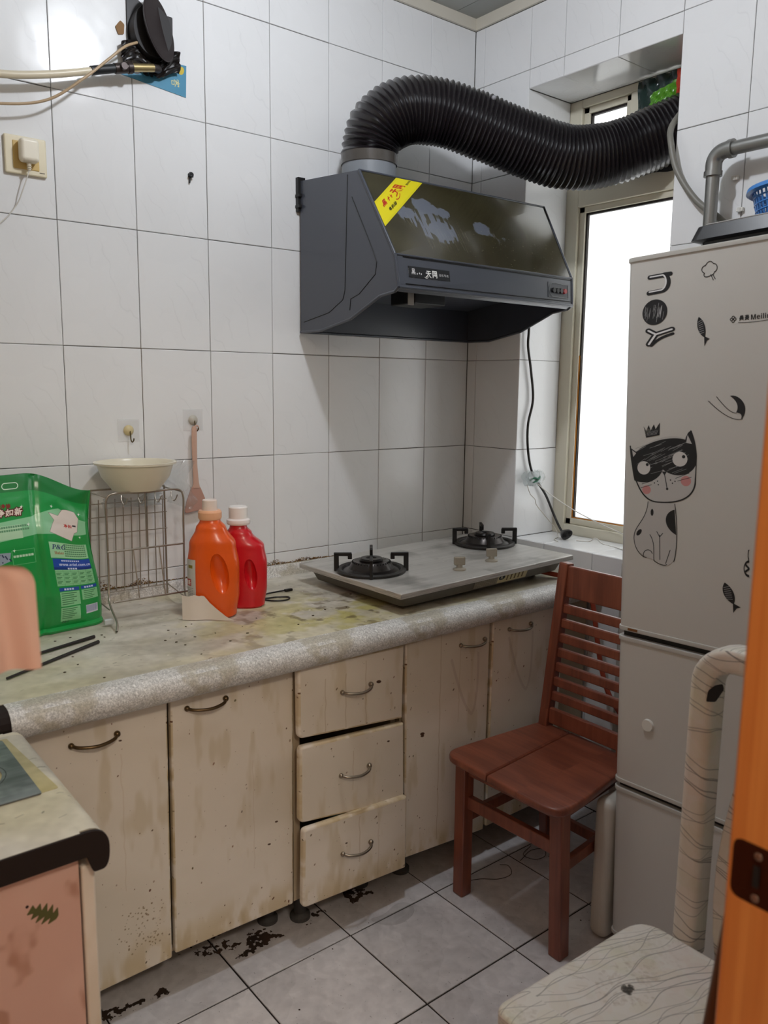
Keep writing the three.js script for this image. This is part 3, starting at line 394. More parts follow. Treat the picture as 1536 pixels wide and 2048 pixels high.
  const st = canvasTex(512, 192, (g) => { g.fillStyle = '#d9cc1c'; g.fillRect(0, 0, 512, 192); g.strokeStyle = 'rgba(120,110,10,.35)'; g.lineWidth = 2; for (let i = 0; i < 512; i += 9) { g.beginPath(); g.moveTo(i, 0); g.lineTo(i, 16); g.moveTo(i, 176); g.lineTo(i, 192); g.stroke(); } g.strokeStyle = '#b3261b'; glyph(g, 'hei', 60, 40, 46, 8); g.fillStyle = '#b3261b'; for (const a of [132, 166]) { g.fillRect(a, 50, 8, 34); g.fillRect(a - 8, 62, 24, 7); } glyph(g, 'tian', 215, 20, 86, 11, 0.1); glyph(g, 'wang', 308, 22, 84, 11); g.lineWidth = 7; g.beginPath(); g.arc(226, 96, 32, 0.4, 2.4); g.stroke(); g.strokeStyle = '#2a2408'; ['dian', 'ji', 'you'].forEach((k, i) => glyph(g, k, 96 + i * 32, 118, 30, 5)); ['you', 'ji', 'dian', 'ji'].forEach((k, i) => glyph(g, k, 410 + i * 24, 92, 20, 3)); });
  { const g = new THREE.BufferGeometry(), A = S(0.006, 0.39), B = S(0.17, 0.012), C = S(0.30, 0.012), D = S(0.008, 0.68); g.setAttribute('position', new THREE.Float32BufferAttribute([A, D, C, A, C, B].flatMap((p) => p.toArray()), 3)); g.setAttribute('uv', new THREE.Float32BufferAttribute([0, 1, 0, 0, 1, 0, 0, 1, 1, 0, 1, 1], 2)); g.computeVertexNormals(); mesh('yellow_sticker', g, std('#ffffff', 0.45, { map: st }), hood, 'yellow printed sticker across the corner'); }
  mesh('outlet_collar', [smooth(revolve([[0.094, 0], [0.092, 0.010], [0.077, 0.016], [0.077, 0.056], [0.070, 0.056], [0.070, 0]], 40), 35).translate(-0.577, 1.902, 0.172)], phys('#7d8288', 0.4), hood, 'pale grey outlet collar');
  mesh('wall_bracket', [bb(-0.714, -0.69, 1.84, 1.935, 0.0, 0.014), bb(-0.716, -0.70, 1.85, 1.858, 0.0, 0.022), bb(-0.716, -0.70, 1.88, 1.888, 0.0, 0.022)], MBlack, hood);
  mesh('motor_grille', rbb(-0.50, -0.38, 1.575, 1.63, 0.18, 0.29, 0.004), MBlack, hood); mesh('lamp_tag', rbox(0.02, 0.045, 0.003, 0.001, -0.63, 1.575, 0.425), std('#8d8a86', 0.5), hood);
}
// ---------- corrugated exhaust duct ----------
{
  const c = new THREE.CatmullRomCurve3([[-0.577, 1.9585, 0.172], [-0.577, 1.995, 0.172], [-0.560, 2.058, 0.187], [-0.498, 2.106, 0.222], [-0.405, 2.112, 0.270], [-0.31, 2.087, 0.322], [-0.18, 2.043, 0.392], [-0.06, 2.012, 0.462], [0.05, 2.028, 0.535], [0.13, 2.066, 0.61], [0.195, 2.106, 0.68]].map((p) => V(...p)), false, 'centripetal');
  const len = c.getLength(), pitch = 0.0137, per = 4, n = Math.round(len / pitch) * per, m = 44, fr = c.computeFrenetFrames(n, false), rings = [];
  for (let i = 0; i <= n; i++) { const t = i / n, s = t * len, p = c.getPointAt(t), k = i % per, R = lerp(0.0765, 0.0855, sstep(0.03, 0.16, s)) + (s < 0.022 ? 0 : [0.0042, 0.001, -0.0036, 0.001][k]) + 0.0018 * (vnoise(s * 30, 1, 3) - 0.5), ring = []; for (let j = 0; j < m; j++) { const a = -j / m * Math.PI * 2; ring.push(p.clone().addScaledVector(fr.normals[i], R * Math.cos(a)).addScaledVector(fr.binormals[i], R * Math.sin(a))); } rings.push(ring); }
  const d = thing('exhaust_duct', 'black corrugated plastic duct from the hood up and into the window', 'duct'); mesh('hose', smooth(loft(rings, false), 50), phys('#181417', 0.28, { clearcoat: 0.4, clearcoatRoughness: 0.25, side: THREE.DoubleSide }), d);
  mesh('tape_band', smooth(revolve([[0.0795, 0], [0.0800, 0.028], [0.0785, 0.028], [0.0782, 0]], 40), 30).translate(-0.577, 1.957, 0.172), phys('#4c4844', 0.25), d, 'grey tape around the duct foot'); const p = c.getPointAt(0.42); mesh('stopper', ball(0.007, p.x - 0.035, p.y + 0.062, p.z + 0.06, 12), std('#8d8d92', 0.4), d);
}
// packing round the duct where it leaves through the window
{
  const f = tag(mesh('foam_block', smooth(sheet(20, 6, (u, v) => V(XR - 0.012 + 0.01 * vnoise(u * 8, v * 4, 3), lerp(1.985, 2.028, v) + 0.006 * vnoise(u * 9, v * 5, 4), lerp(0.52, 0.745, u))), 80), std('#17181a', 0.7, { side: THREE.DoubleSide })), 'black foam packing wedged below the duct in the window', 'foam');
  const bag = thing('stuffed_plastic_bag', 'crumpled dark green plastic bag stuffed above the duct in the window', 'plastic bag');
  const fold = (u, v, s) => 0.022 * fbm(u * 7, v * 5, s, 3) + 0.01 * Math.abs(Math.sin(u * 17 + v * 9));
  mesh('bag_sheet', smooth(sheet(46, 26, (u, v) => V(XR - 0.005 - 0.7 * fold(u, v, 5), lerp(2.02, 2.262, v), lerp(0.515, 0.77, u))), 28), phys('#1f3430', 0.22, { side: THREE.DoubleSide }), bag);
  mesh('green_print', smooth(sheet(24, 12, (u, v) => V(XR - 0.033 - 0.5 * fold(u, v, 7), lerp(2.15, 2.205 + 0.03 * u, v), lerp(0.575, 0.69, u))), 28), phys('#5b9a2c', 0.3, { side: THREE.DoubleSide }), bag, 'bright green print'); mesh('red_print', smooth(sheet(8, 8, (u, v) => V(XR - 0.038 - 0.5 * fold(u, v, 9), lerp(2.175, 2.252, v), lerp(0.665, 0.715, u))), 28), phys('#b8402e', 0.35, { side: THREE.DoubleSide }), bag, 'red print');
}
// ---------- gas hob ----------
{
  const h = thing('gas_hob', 'two burner stainless gas hob standing on the worktop', 'gas hob', [-0.43, YT, 0.342], 0.02); h.rotation.z = 0.018;
  const st = dataTex(512, 512, (u, v) => { const n = fbm(u * 3, v * 90, 121, 3), b = fbm(u * 6, v * 6, 123, 5), s = vnoise(u * 120, v * 120, 125); let t = 196 + 24 * (n - 0.5) - 44 * sstep(0.5, 0.75, b) + (s > 0.985 ? 50 : 0); return [t, t - 3, t - 9]; }); st.repeat.set(1.3, 1.3);
  const MS = phys('#ffffff', 0.42, { map: st, metalness: 0.35 }), MB = std('#2c2926', 0.5, { metalness: 0.4 }), W = 0.35, D = 0.228, Y = 0.062;
  mesh('top_plate', uvm(rbb(-W, W, Y - 0.004, Y + 0.003, -D, D, 0.003)), MS, h); mesh('plate_lip', [rbb(-W, W, Y - 0.012, Y, D - 0.003, D, 0.001), rbb(-W, -W + 0.003, Y - 0.012, Y, -D, D, 0.001), rbb(W - 0.003, W, Y - 0.012, Y, -D, D, 0.001)], MS, h);
  const ring = (x, z, y, r) => roundPoly([[-x, -z], [x, -z], [x, z], [-x, z]], r, 5).map(([a, b]) => V(a, y, -b));
  mesh('body', smooth(loft([ring(0.305, 0.185, 0.014, 0.02), ring(0.316, 0.196, 0.018, 0.02), ring(0.332, 0.214, Y - 0.004, 0.02)]), 35), phys('#6c6860', 0.5, { metalness: 0.4 }), h);
  for (const [x, z] of [[-0.27, -0.13], [0.27, -0.13], [-0.27, 0.13], [0.27, 0.13]]) mesh('foot', cyl(0.013, 0.013, 0.0185 + 0.018 * x, x, (0.0185 - 0.018 * x) / 2, z, 14), MBlack, h);
  const lt = canvasTex(512, 128, (g) => { g.fillStyle = '#8d8676'; g.fillRect(0, 0, 512, 128); g.fillStyle = '#5b5448'; for (let i = 0; i < 9; i++) for (let j = 0; j < 10; j++) if ((i * 7 + j * 3) % 5) g.fillRect(8 + j * 20, 10 + i * 13, 15, 4); g.fillStyle = '#c6b98f'; g.fillRect(220, 0, 292, 128); g.fillStyle = '#18242c'; g.beginPath(); g.arc(258, 62, 30, 0, 7); g.fill(); g.fillStyle = '#d8d2ba'; g.font = 'bold 46px sans-serif'; g.fillText('S', 244, 78); g.fillStyle = '#5d4a2c'; for (let k = 0; k < 5; k++) { g.fillRect(308 + k * 38, 18, 13, 92); } });
  const lab = mesh('rating_label', new THREE.PlaneGeometry(0.22, 0.034), std('#ffffff', 0.6, { map: lt }), h, 'worn rating label with S mark'); lab.position.set(0.05, 0.038, 0.2070); lab.rotation.x = 0.40;
  const burner = (x, z) => {
    const b = mesh('burner', smooth(revolve([[0, 0.010], [0.018, 0.010], [0.020, 0.028], [0.050, 0.030], [0.056, 0.024], [0.064, 0.010], [0.078, 0.004], [0.08, 0.0], [0, 0]], 48), 30), phys('#3a3634', 0.28, { metalness: 0.75 }), h); b.position.set(x, Y + 0.004, z);
    mesh('drip_ring', smooth(revolve([[0.080, 0.001], [0.084, 0.008], [0.094, 0.010], [0.099, 0.006], [0.098, 0.0], [0.080, -0.001]], 48), 40), MB, b); mesh('burner_cap', smooth(revolve([[0, 0.033], [0.012, 0.034], [0.016, 0.038], [0.030, 0.038], [0.033, 0.033], [0.033, 0.026], [0, 0.026]], 36), 30), phys('#1e1b1a', 0.3, { metalness: 0.6 }), b);
    mesh('flame_ports', Array.from({ length: 36 }, (_, i) => { const a = i / 36 * Math.PI * 2; return box(0.0022, 0.005, 0.003).translate(0, 0.0265, 0.0535).rotateY(a); }), MBlack, b);
    for (let k = 0; k < 4; k++) { const a = 0.68 + k * Math.PI / 2; mesh('pan_support', [rbox(0.014, 0.052, 0.009, 0.002, 0.098, 0.026, 0), rbox(0.050, 0.010, 0.009, 0.002, 0.080, 0.048, 0), rbox(0.012, 0.016, 0.009, 0.002, 0.060, 0.042, 0).rotateZ(0)].map((g) => g.rotateY(-a)), MBlack, b); }
  };
  burner(-0.252, -0.012); burner(0.262, -0.06);
  mesh('burner_ring_mark', smooth(new THREE.TorusGeometry(0.115, 0.0008, 4, 60, 1.6).rotateX(-Math.PI / 2).rotateY(0.4).translate(-0.235, Y + 0.003, -0.012), 60), MB, h);
  for (const [x, z] of [[-0.052, 0.138], [0.098, 0.122]]) { const k = mesh('knob', [smooth(revolve([[0, 0], [0.019, 0], [0.019, 0.003], [0.009, 0.007], [0.009, 0.016], [0, 0.016]], 28), 35), rbox(0.032, 0.024, 0.013, 0.003, 0, 0.026, 0)], phys('#9d9586', 0.45, { metalness: 0.15 }), h); k.position.set(x, Y + 0.003, z); k.rotation.y = -0.55; }
}
// ---------- refrigerator with stickers ----------
const TILT = 0.036, FR = thing('refrigerator', 'tall silver three door refrigerator covered in black cat stickers', 'refrigerator', [-0.505, 0, 1.058]); FR.rotation.x = -TILT;
{
  const MF = phys('#c5c3be', 0.33, { metalness: 0.1 }), MC = phys('#b8b6b0', 0.4), W = 0.55;
  mesh('body', rbb(0.046, 0.49, 0.035, 1.605, 0.004, W - 0.004, 0.008), phys('#9b9994', 0.4), FR); for (const [x, z] of [[0.08, 0.04], [0.45, 0.04], [0.08, W - 0.04], [0.45, W - 0.04]]) mesh('foot', cyl(0.018, 0.018, 0.037 + TILT * z, x, (0.037 - TILT * z) / 2, z, 16), MBlack, FR);
  const door = (y0, y1, lab) => { const sh = roundPoly([[0, 0], [0.042, 0], [0.042, W], [0, W]], [0.022, 0.004, 0.004, 0.022], 8); const g = new THREE.ExtrudeGeometry(new THREE.Shape(sh.map((p) => new THREE.Vector2(...p))), { depth: y1 - y0 - 0.02, bevelEnabled: false }).rotateX(Math.PI / 2).translate(0, y1 - 0.01, 0);
    const d = mesh('door', smooth(g, 30), MF, FR, lab); for (const y of [y0 + 0.005, y1 - 0.005]) mesh('door_trim', smooth(new THREE.ExtrudeGeometry(new THREE.Shape(roundPoly([[-0.0015, -0.0015], [0.042, -0.0015], [0.042, W + 0.0015], [-0.0015, W + 0.0015]], [0.024, 0.004, 0.004, 0.024], 8).map((p) => new THREE.Vector2(...p))), { depth: 0.006, bevelEnabled: true, bevelSize: 0.0015, bevelThickness: 0.002, bevelSegments: 2 }).rotateX(Math.PI / 2).translate(0, y + 0.003, 0), 30), MC, d); return d; };
  const top = door(0.797, 1.622, 'tall upper door with stickers'), mid = door(0.432, 0.783, 'middle door'), low = door(0.045, 0.420, 'bottom door'); mesh('gasket', bb(0.012, 0.046, 0.783, 0.797, 0.01, W - 0.01), MBlack, FR); mesh('gasket', bb(0.012, 0.046, 0.420, 0.432, 0.01, W - 0.01), MBlack, FR); mesh('rust_patch', bb(-0.0042, -0.0036, 0.800, 0.8055, 0.03, 0.055), std('#7a4c22', 0.9), top);
  const stick = (parent, cz, cy, w, h, tex, name, label) => { const lz = cz - 1.058 + TILT * cy, ly = cy - TILT * lz; const m = mesh(name, new THREE.PlaneGeometry(w, h), std('#ffffff', 0.45, { map: tex, alphaTest: 0.5 }), parent, label); m.rotation.y = -Math.PI / 2; m.position.set(-0.0006, ly, lz); return m; };
  const ink = '#16161a', letter = (f) => canvasTex(256, 256, (g) => { g.strokeStyle = ink; g.fillStyle = ink; f(g); });
  stick(top, 1.0838, 1.5614, 0.0609, 0.0472, letter((g) => { g.lineWidth = 50; g.beginPath(); g.moveTo(30, 40); g.lineTo(170, 36); g.bezierCurveTo(230, 60, 230, 190, 160, 206); g.lineTo(24, 216); g.stroke(); g.lineWidth = 46; g.beginPath(); g.moveTo(170, 30); g.lineTo(232, 30); g.stroke(); g.strokeStyle = '#dcdcdc'; g.lineWidth = 15; g.beginPath(); g.moveTo(32, 36); g.lineTo(160, 32); g.bezierCurveTo(200, 60, 208, 170, 150, 196); g.lineTo(28, 204); g.stroke(); }), 'sticker', 'outlined letter U lying on its side');
  stick(top, 1.0765, 1.5039, 0.0628, 0.0565, letter((g) => { g.beginPath(); g.ellipse(128, 128, 120, 118, 0, 0, 7); g.fill(); g.strokeStyle = '#b8b8b8'; g.lineWidth = 2.5; const r = rng(3); for (let i = 0; i < 26; i++) { const x = 30 + r() * 190, y = 40 + r() * 100; g.beginPath(); g.moveTo(x, y); g.lineTo(x - 12, y + 50 + 50 * r()); g.stroke(); } g.strokeStyle = ink; g.lineWidth = 12; g.beginPath(); g.ellipse(128, 128, 116, 114, 0, 0, 7); g.stroke(); }), 'sticker', 'hatched black letter O');
  stick(top, 1.0927, 1.4519, 0.0706, 0.0436, letter((g) => { g.lineWidth = 58; const p = () => { g.beginPath(); g.moveTo(26, 40); g.lineTo(90, 92); g.lineTo(226, 46); g.moveTo(90, 92); g.lineTo(34, 206); g.stroke(); }; p(); g.lineWidth = 30; g.beginPath(); g.moveTo(56, 226); g.bezierCurveTo(110, 150, 150, 130, 236, 100); g.stroke(); g.strokeStyle = '#dcdcdc'; g.lineWidth = 20; p(); }), 'sticker', 'outlined letter Y lying on its side');
  stick(top, 1.1947, 1.578, 0.0388, 0.0409, letter((g) => { g.lineWidth = 10; g.beginPath(); g.moveTo(150, 190); g.bezierCurveTo(60, 220, 40, 180, 60, 150); g.bezierCurveTo(0, 130, 10, 60, 70, 60); g.bezierCurveTo(100, 0, 160, 10, 180, 50); g.bezierCurveTo(250, 50, 250, 150, 200, 150); g.bezierCurveTo(190, 190, 160, 190, 150, 180); g.lineTo(190, 250); g.moveTo(180, 180); g.lineTo(215, 240); g.stroke(); }), 'sticker', 'outlined broccoli floret');
  const fish = letter((g) => { g.beginPath(); g.moveTo(60, 4); g.bezierCurveTo(170, 40, 200, 130, 170, 182); g.bezierCurveTo(60, 150, 10, 70, 60, 4); g.fill(); g.beginPath(); g.moveTo(160, 170); g.lineTo(250, 196); g.lineTo(206, 210); g.lineTo(170, 254); g.closePath(); g.fill(); g.strokeStyle = '#b8b8b8'; g.lineWidth = 3; for (let i = 0; i < 7; i++) { g.beginPath(); g.moveTo(50 + i * 6, 50 + i * 16); g.lineTo(120 + i * 6, 30 + i * 18); g.stroke(); } });
  stick(top, 1.1889, 1.4596, 0.035, 0.0606, fish, 'sticker', 'black fish under the broccoli'); stick(top, 1.291, 0.9264, 0.0491, 0.0605, fish, 'sticker', 'black fish near the lower seam');
  stick(top, 1.2942, 1.4823, 0.0997, 0.0235, canvasTex(640, 150, (g) => { g.strokeStyle = '#1c1c1e'; g.fillStyle = '#1c1c1e'; g.lineWidth = 9; for (let k = 0; k < 4; k++) { const a = k * Math.PI / 2; g.beginPath(); g.arc(50 + 22 * Math.cos(a), 80 + 22 * Math.sin(a), 16, 0, 7); g.stroke(); } glyph(g, 'mei', 128, 40, 62, 9); glyph(g, 'ling', 198, 40, 62, 9); g.font = 'bold 84px sans-serif'; g.fillText('Meiling', 272, 104); g.lineWidth = 6; g.beginPath(); g.moveTo(120, 124); g.quadraticCurveTo(300, 150, 620, 112); g.stroke(); }), 'maker_mark', 'small printed maker lettering');
  stick(top, 1.2517, 1.3073, 0.0795, 0.0533, letter((g) => { g.lineWidth = 5; g.beginPath(); g.moveTo(60, 20); g.bezierCurveTo(120, 120, 160, 180, 200, 176); g.moveTo(6, 60); g.bezierCurveTo(100, 190, 190, 260, 240, 230); g.stroke(); g.beginPath(); g.moveTo(150, 14); g.bezierCurveTo(210, -10, 300, 120, 230, 240); g.bezierCurveTo(238, 190, 230, 178, 196, 170); g.bezierCurveTo(220, 110, 190, 50, 150, 14); g.fill(); }), 'sticker', 'curved black cat tail');
  stick(top, 1.086, 1.2549, 0.0465, 0.0354, letter((g) => { g.beginPath(); g.moveTo(20, 70); g.lineTo(60, 140); g.lineTo(90, 50); g.lineTo(120, 130); g.lineTo(160, 36); g.lineTo(185, 110); g.lineTo(238, 10); g.lineTo(240, 200); g.lineTo(60, 246); g.closePath(); g.fill(); g.strokeStyle = '#a8a8a8'; g.lineWidth = 4; for (let i = 0; i < 8; i++) { g.beginPath(); g.moveTo(70 + i * 18, 220 - i * 4); g.lineTo(90 + i * 18, 150 - i * 4); g.stroke(); } }), 'sticker', 'little hatched crown');
  stick(top, 1.1179, 1.1099, 0.1638, 0.2978, canvasTex(548, 1104, (g) => {       // sitting cat, drawn on a 137 x 276 grid
    g.scale(4, 4); g.strokeStyle = ink; g.fillStyle = ink; const path = (f, w) => { g.beginPath(); f(); if (w) { g.lineWidth = w; g.stroke(); } else g.fill(); };
    g.fillStyle = '#b4b2af'; path(() => { g.moveTo(2, 36); g.lineTo(14, 50); g.bezierCurveTo(50, 10, 100, 10, 112, 18); g.lineTo(124, 3); g.bezierCurveTo(136, 30, 138, 60, 136, 96); g.bezierCurveTo(136, 138, 98, 146, 62, 146); g.bezierCurveTo(30, 146, 8, 90, 2, 36); }); path(() => { g.moveTo(44, 146); g.bezierCurveTo(40, 190, 10, 200, 16, 230); g.bezierCurveTo(22, 260, 50, 262, 60, 264); g.lineTo(82, 274); g.bezierCurveTo(104, 268, 108, 240, 102, 200); g.lineTo(98, 146); g.closePath(); });
    g.fillStyle = ink; path(() => { g.moveTo(4, 40); g.lineTo(16, 47); g.bezierCurveTo(50, 18, 96, 14, 114, 20); g.bezierCurveTo(118, 4, 122, 2, 126, 4); g.bezierCurveTo(134, 26, 137, 50, 136, 66); g.bezierCurveTo(130, 90, 96, 98, 72, 80); g.bezierCurveTo(66, 102, 40, 114, 14, 106); g.bezierCurveTo(8, 84, 5, 60, 4, 40); });
    g.strokeStyle = '#8c8c8c'; g.lineWidth = 0.7; const r = rng(4); for (let i = 0; i < 46; i++) { const x = 14 + r() * 90, y = 34 + r() * 56; g.beginPath(); g.moveTo(x, y); g.lineTo(x + 16 + 10 * r(), y - 8 - 5 * r()); g.stroke(); }
    g.fillStyle = '#c6c4c1'; path(() => { g.arc(33, 79, 13.5, 0, 7); }); path(() => { g.arc(105, 58, 14.5, 0, 7); }); g.fillStyle = ink; path(() => { g.arc(40, 72, 3, 0, 7); }); path(() => { g.arc(112, 53, 3.2, 0, 7); }); g.fillStyle = '#b4b2af'; path(() => { g.moveTo(118, 10); g.lineTo(116, 26); g.lineTo(127, 28); g.closePath(); }); path(() => { g.moveTo(7, 44); g.lineTo(10, 58); g.lineTo(16, 50); g.closePath(); });
    g.strokeStyle = ink; path(() => { g.moveTo(3, 36); g.bezierCurveTo(8, 90, 24, 146, 62, 146); g.bezierCurveTo(100, 146, 137, 136, 136, 96); g.bezierCurveTo(138, 60, 136, 30, 124, 3); }, 2.6); g.fillStyle = 'rgba(190,120,118,0.85)'; path(() => { g.arc(118, 100, 10, 0, 7); }); path(() => { g.arc(40, 123, 9, 0, 7); }); g.fillStyle = ink; path(() => { g.moveTo(70, 84); g.lineTo(80, 84); g.lineTo(76, 92); g.closePath(); }); path(() => { g.moveTo(76, 90); g.lineTo(82, 118); }, 1.6); path(() => { g.arc(82, 118, 2.4, 0, 7); });
    for (const [x, y] of [[56, 108], [62, 104], [64, 111], [88, 100], [92, 106], [97, 102]]) path(() => { g.arc(x, y, 1.3, 0, 7); }); path(() => { g.moveTo(30, 112); g.lineTo(52, 104); g.moveTo(28, 120); g.lineTo(50, 112); g.moveTo(98, 96); g.lineTo(124, 84); g.moveTo(102, 101); g.lineTo(128, 92); }, 0.9);
    path(() => { g.moveTo(44, 147); g.bezierCurveTo(42, 190, 12, 200, 17, 230); g.bezierCurveTo(20, 250, 34, 262, 44, 262); g.moveTo(98, 147); g.bezierCurveTo(106, 190, 106, 240, 100, 262); g.moveTo(50, 214); g.bezierCurveTo(62, 230, 58, 250, 60, 266); g.bezierCurveTo(70, 272, 82, 274, 86, 270); g.moveTo(70, 212); g.lineTo(72, 262); g.moveTo(92, 240); g.lineTo(84, 268); g.moveTo(64, 206); g.lineTo(70, 216); g.lineTo(76, 208); g.moveTo(38, 262); g.bezierCurveTo(34, 246, 52, 240, 56, 252); }, 1.4); path(() => { g.ellipse(53, 168, 3, 7, 0, 0, 7); }); path(() => { g.ellipse(27, 212, 4, 8, 0.6, 0, 7); }); path(() => { g.moveTo(98, 158); g.bezierCurveTo(74, 166, 76, 196, 103, 208); g.closePath(); });
  }), 'sticker', 'sitting cat with black masked face');
  stick(top, 1.318, 1.0018, 0.0162, 0.0571, letter((g) => { g.lineWidth = 22; g.beginPath(); g.arc(230, 40, 50, 2, 4.4); g.stroke(); g.beginPath(); g.ellipse(240, 170, 170, 66, 0, 1.6, 4.6); g.stroke(); g.beginPath(); g.moveTo(120, 140); g.lineTo(240, 170); g.lineTo(120, 200); g.stroke(); }), 'sticker', 'half hidden black emblem');
  const mz = 1.1247 - 1.058 + TILT * 0.595, mg = mesh('round_magnet', smooth(cyl(0.0145, 0.013, 0.006, 0, 0, 0, 26).rotateZ(Math.PI / 2), 30), phys('#d8d6cf', 0.4), mid, 'round pale magnet'); mg.position.set(-0.003, 0.595 - TILT * mz, mz);
}

// ---------- brown slatted chair ----------
{
  const wt = woodTex([112, 58, 41], [144, 80, 57], 131, 5); wt.repeat.set(2.2, 2.2); const MW = phys('#ffffff', 0.38, { map: wt, clearcoat: 0.25, clearcoatRoughness: 0.35 });
  const c = thing('wooden_chair', 'reddish brown wooden chair with slatted back between the cabinets and the refrigerator', 'chair'), Y = 0.405;
  // seat of two boards, split along an open crack
  const seatShape = (pts, r) => smooth(uvm(prep(plate(roundPoly(pts, r, 6), 0.022, 0.007)).rotateX(-Math.PI / 2).translate(0, Y, 0)), 40);
  mesh('seat', [seatShape([[-0.690, -0.806], [-0.322, -0.772], [-0.326, -0.672], [-0.60, -0.652], [-0.688, -0.650]], [0.004, 0.004, 0.03, 0.01, 0.05])], MW, c, 'narrow seat board beside the crack'); mesh('seat', [seatShape([[-0.694, -1.035], [-0.60, -1.030], [-0.330, -0.985], [-0.320, -0.775], [-0.690, -0.8085]], [0.055, 0.02, 0.03, 0.004, 0.004])], MW, c, 'wide seat board');
  const leg = (a, b, w0, up = [1, 0, 0]) => mesh('leg', uvm(beam(a, b, w0, w0, up, 0.004)), MW, c);
  leg([-0.634, 0, 0.680], [-0.646, Y - 0.02, 0.690], 0.036); leg([-0.622, 0, 0.998], [-0.634, Y - 0.02, 0.992], 0.036);
  const rl = [[-0.252, 0, 0.650], [-0.337, 0.39, 0.693], [-0.296, 0.868, 0.712]], rr = [[-0.252, 0, 0.968], [-0.337, 0.39, 0.952], [-0.296, 0.868, 0.950]];
  for (const p of [rl, rr]) { mesh('leg', uvm(beam(p[0], p[1], 0.032, 0.032, [1, 0, 0], 0.004)), MW, c); mesh('back_post', uvm(beam([p[1][0], p[1][1] - 0.01, p[1][2]], p[2], 0.030, 0.032, [1, 0, 0], 0.005)), MW, c); }
  const at = (p, y) => { const t = (y - p[1][1]) / (p[2][1] - p[1][1]); return [lerp(p[1][0], p[2][0], t), y, lerp(p[1][2], p[2][2], t)]; };
  const rail = (name, y, h) => mesh(name, uvm(beam(at(rl, y), at(rr, y), h, 0.014, [1, 0, 0], 0.004)), MW, c);
  rail('top_rail', 0.818, 0.088); for (let k = 0; k < 7; k++) rail('slat', 0.742 - k * 0.0415, 0.026); rail('bottom_rail', 0.436, 0.046);
  mesh('apron', uvm(beam([-0.640, Y - 0.040, 0.70], [-0.630, Y - 0.040, 0.985], 0.034, 0.018, [1, 0, 0])), MW, c); for (const [a, b] of [[0.69, 0.685], [0.99, 0.955]]) mesh('apron', uvm(beam([-0.63, Y - 0.040, a], [-0.34, Y - 0.040, b], 0.034, 0.018, [0, 0, 1])), MW, c);
  mesh('stretcher', uvm(beam([-0.638, 0.272, 0.69], [-0.628, 0.272, 0.99], 0.034, 0.018, [1, 0, 0])), MW, c); mesh('stretcher', uvm(beam([-0.635, 0.225, 0.688], [-0.30, 0.225, 0.675], 0.030, 0.016, [0, 0, 1])), MW, c); mesh('stretcher', uvm(beam([-0.625, 0.225, 0.993], [-0.30, 0.225, 0.957], 0.030, 0.016, [0, 0, 1])), MW, c); mesh('stretcher', uvm(beam([-0.27, 0.10, 0.665], [-0.27, 0.10, 0.955], 0.03, 0.016, [1, 0, 0])), MW, c);
}
tag(mesh('plastic_canister', smooth(prep(rbox(0.27, 0.365, 0.052, 0.022, -0.368, 0.1835, 1.014, 5)), 40), phys('#c9c6bd', 0.45)), 'slim white plastic canister on the floor between brown chair and refrigerator', 'canister');
// red gas hose from the hob, hanging behind the chair back
tag(mesh('gas_hose', smooth(tube([[-0.16, 0.785, 0.46], [-0.12, 0.775, 0.54], [-0.10, 0.774, 0.60], [-0.098, 0.760, 0.638], [-0.095, 0.715, 0.655], [-0.09, 0.60, 0.676], [-0.08, 0.51, 0.69], [-0.08, 0.44, 0.72], [-0.07, 0.36, 0.78], [-0.05, 0.2, 0.86], [-0.04, 0.03, 0.9], [-0.06, 0.0085, 0.97]], 0.0075, 90, 10), 60), phys('#a2432c', 0.4)), 'reddish gas hose hanging down behind the slatted chair back', 'hose');
tag(mesh('drain_pipe', [cyl(0.02, 0.02, 0.83, -0.024, 0.415, 0.725, 18), cyl(0.024, 0.024, 0.03, -0.024, 0.40, 0.725, 18)], std('#b6b3ac', 0.5)), 'pale pipe standing at the wall behind the chair', 'pipe');

// ---------- wrapped chair in the foreground ----------
const filmTex = canvasTex(1024, 1024, (g, w, h) => {             // off-white contact film with thin wavering grey lines, 0.6 m across
  g.fillStyle = '#d9d4cb'; g.fillRect(0, 0, w, h); const r = rng(31); for (let i = 0; i < 260; i++) { g.fillStyle = `rgba(${180 + 30 * r()},${172 + 28 * r()},${150 + 24 * r()},0.10)`; g.beginPath(); g.ellipse(r() * w, r() * h, 20 + 60 * r(), 14 + 40 * r(), r() * 3, 0, 7); g.fill(); }
  for (let i = 0; i < 52; i++) { g.strokeStyle = `rgba(96,92,88,${0.3 + 0.4 * r()})`; g.lineWidth = 1.6 + 2 * r(); let y = (i / 52) * h * 1.3 - 150 + 26 * r(), s = 0.05 + 0.3 * r(), ph = r() * 9; g.beginPath(); for (let x = -20; x <= w + 20; x += 16) { const yy = y + x * s + 26 * Math.sin(x * 0.009 + ph) + 10 * Math.sin(x * 0.024 + 2 * ph); x < 0 ? g.moveTo(x, yy) : g.lineTo(x, yy); } g.stroke(); }
});
filmTex.repeat.set(1 / 0.6, 1 / 0.6);
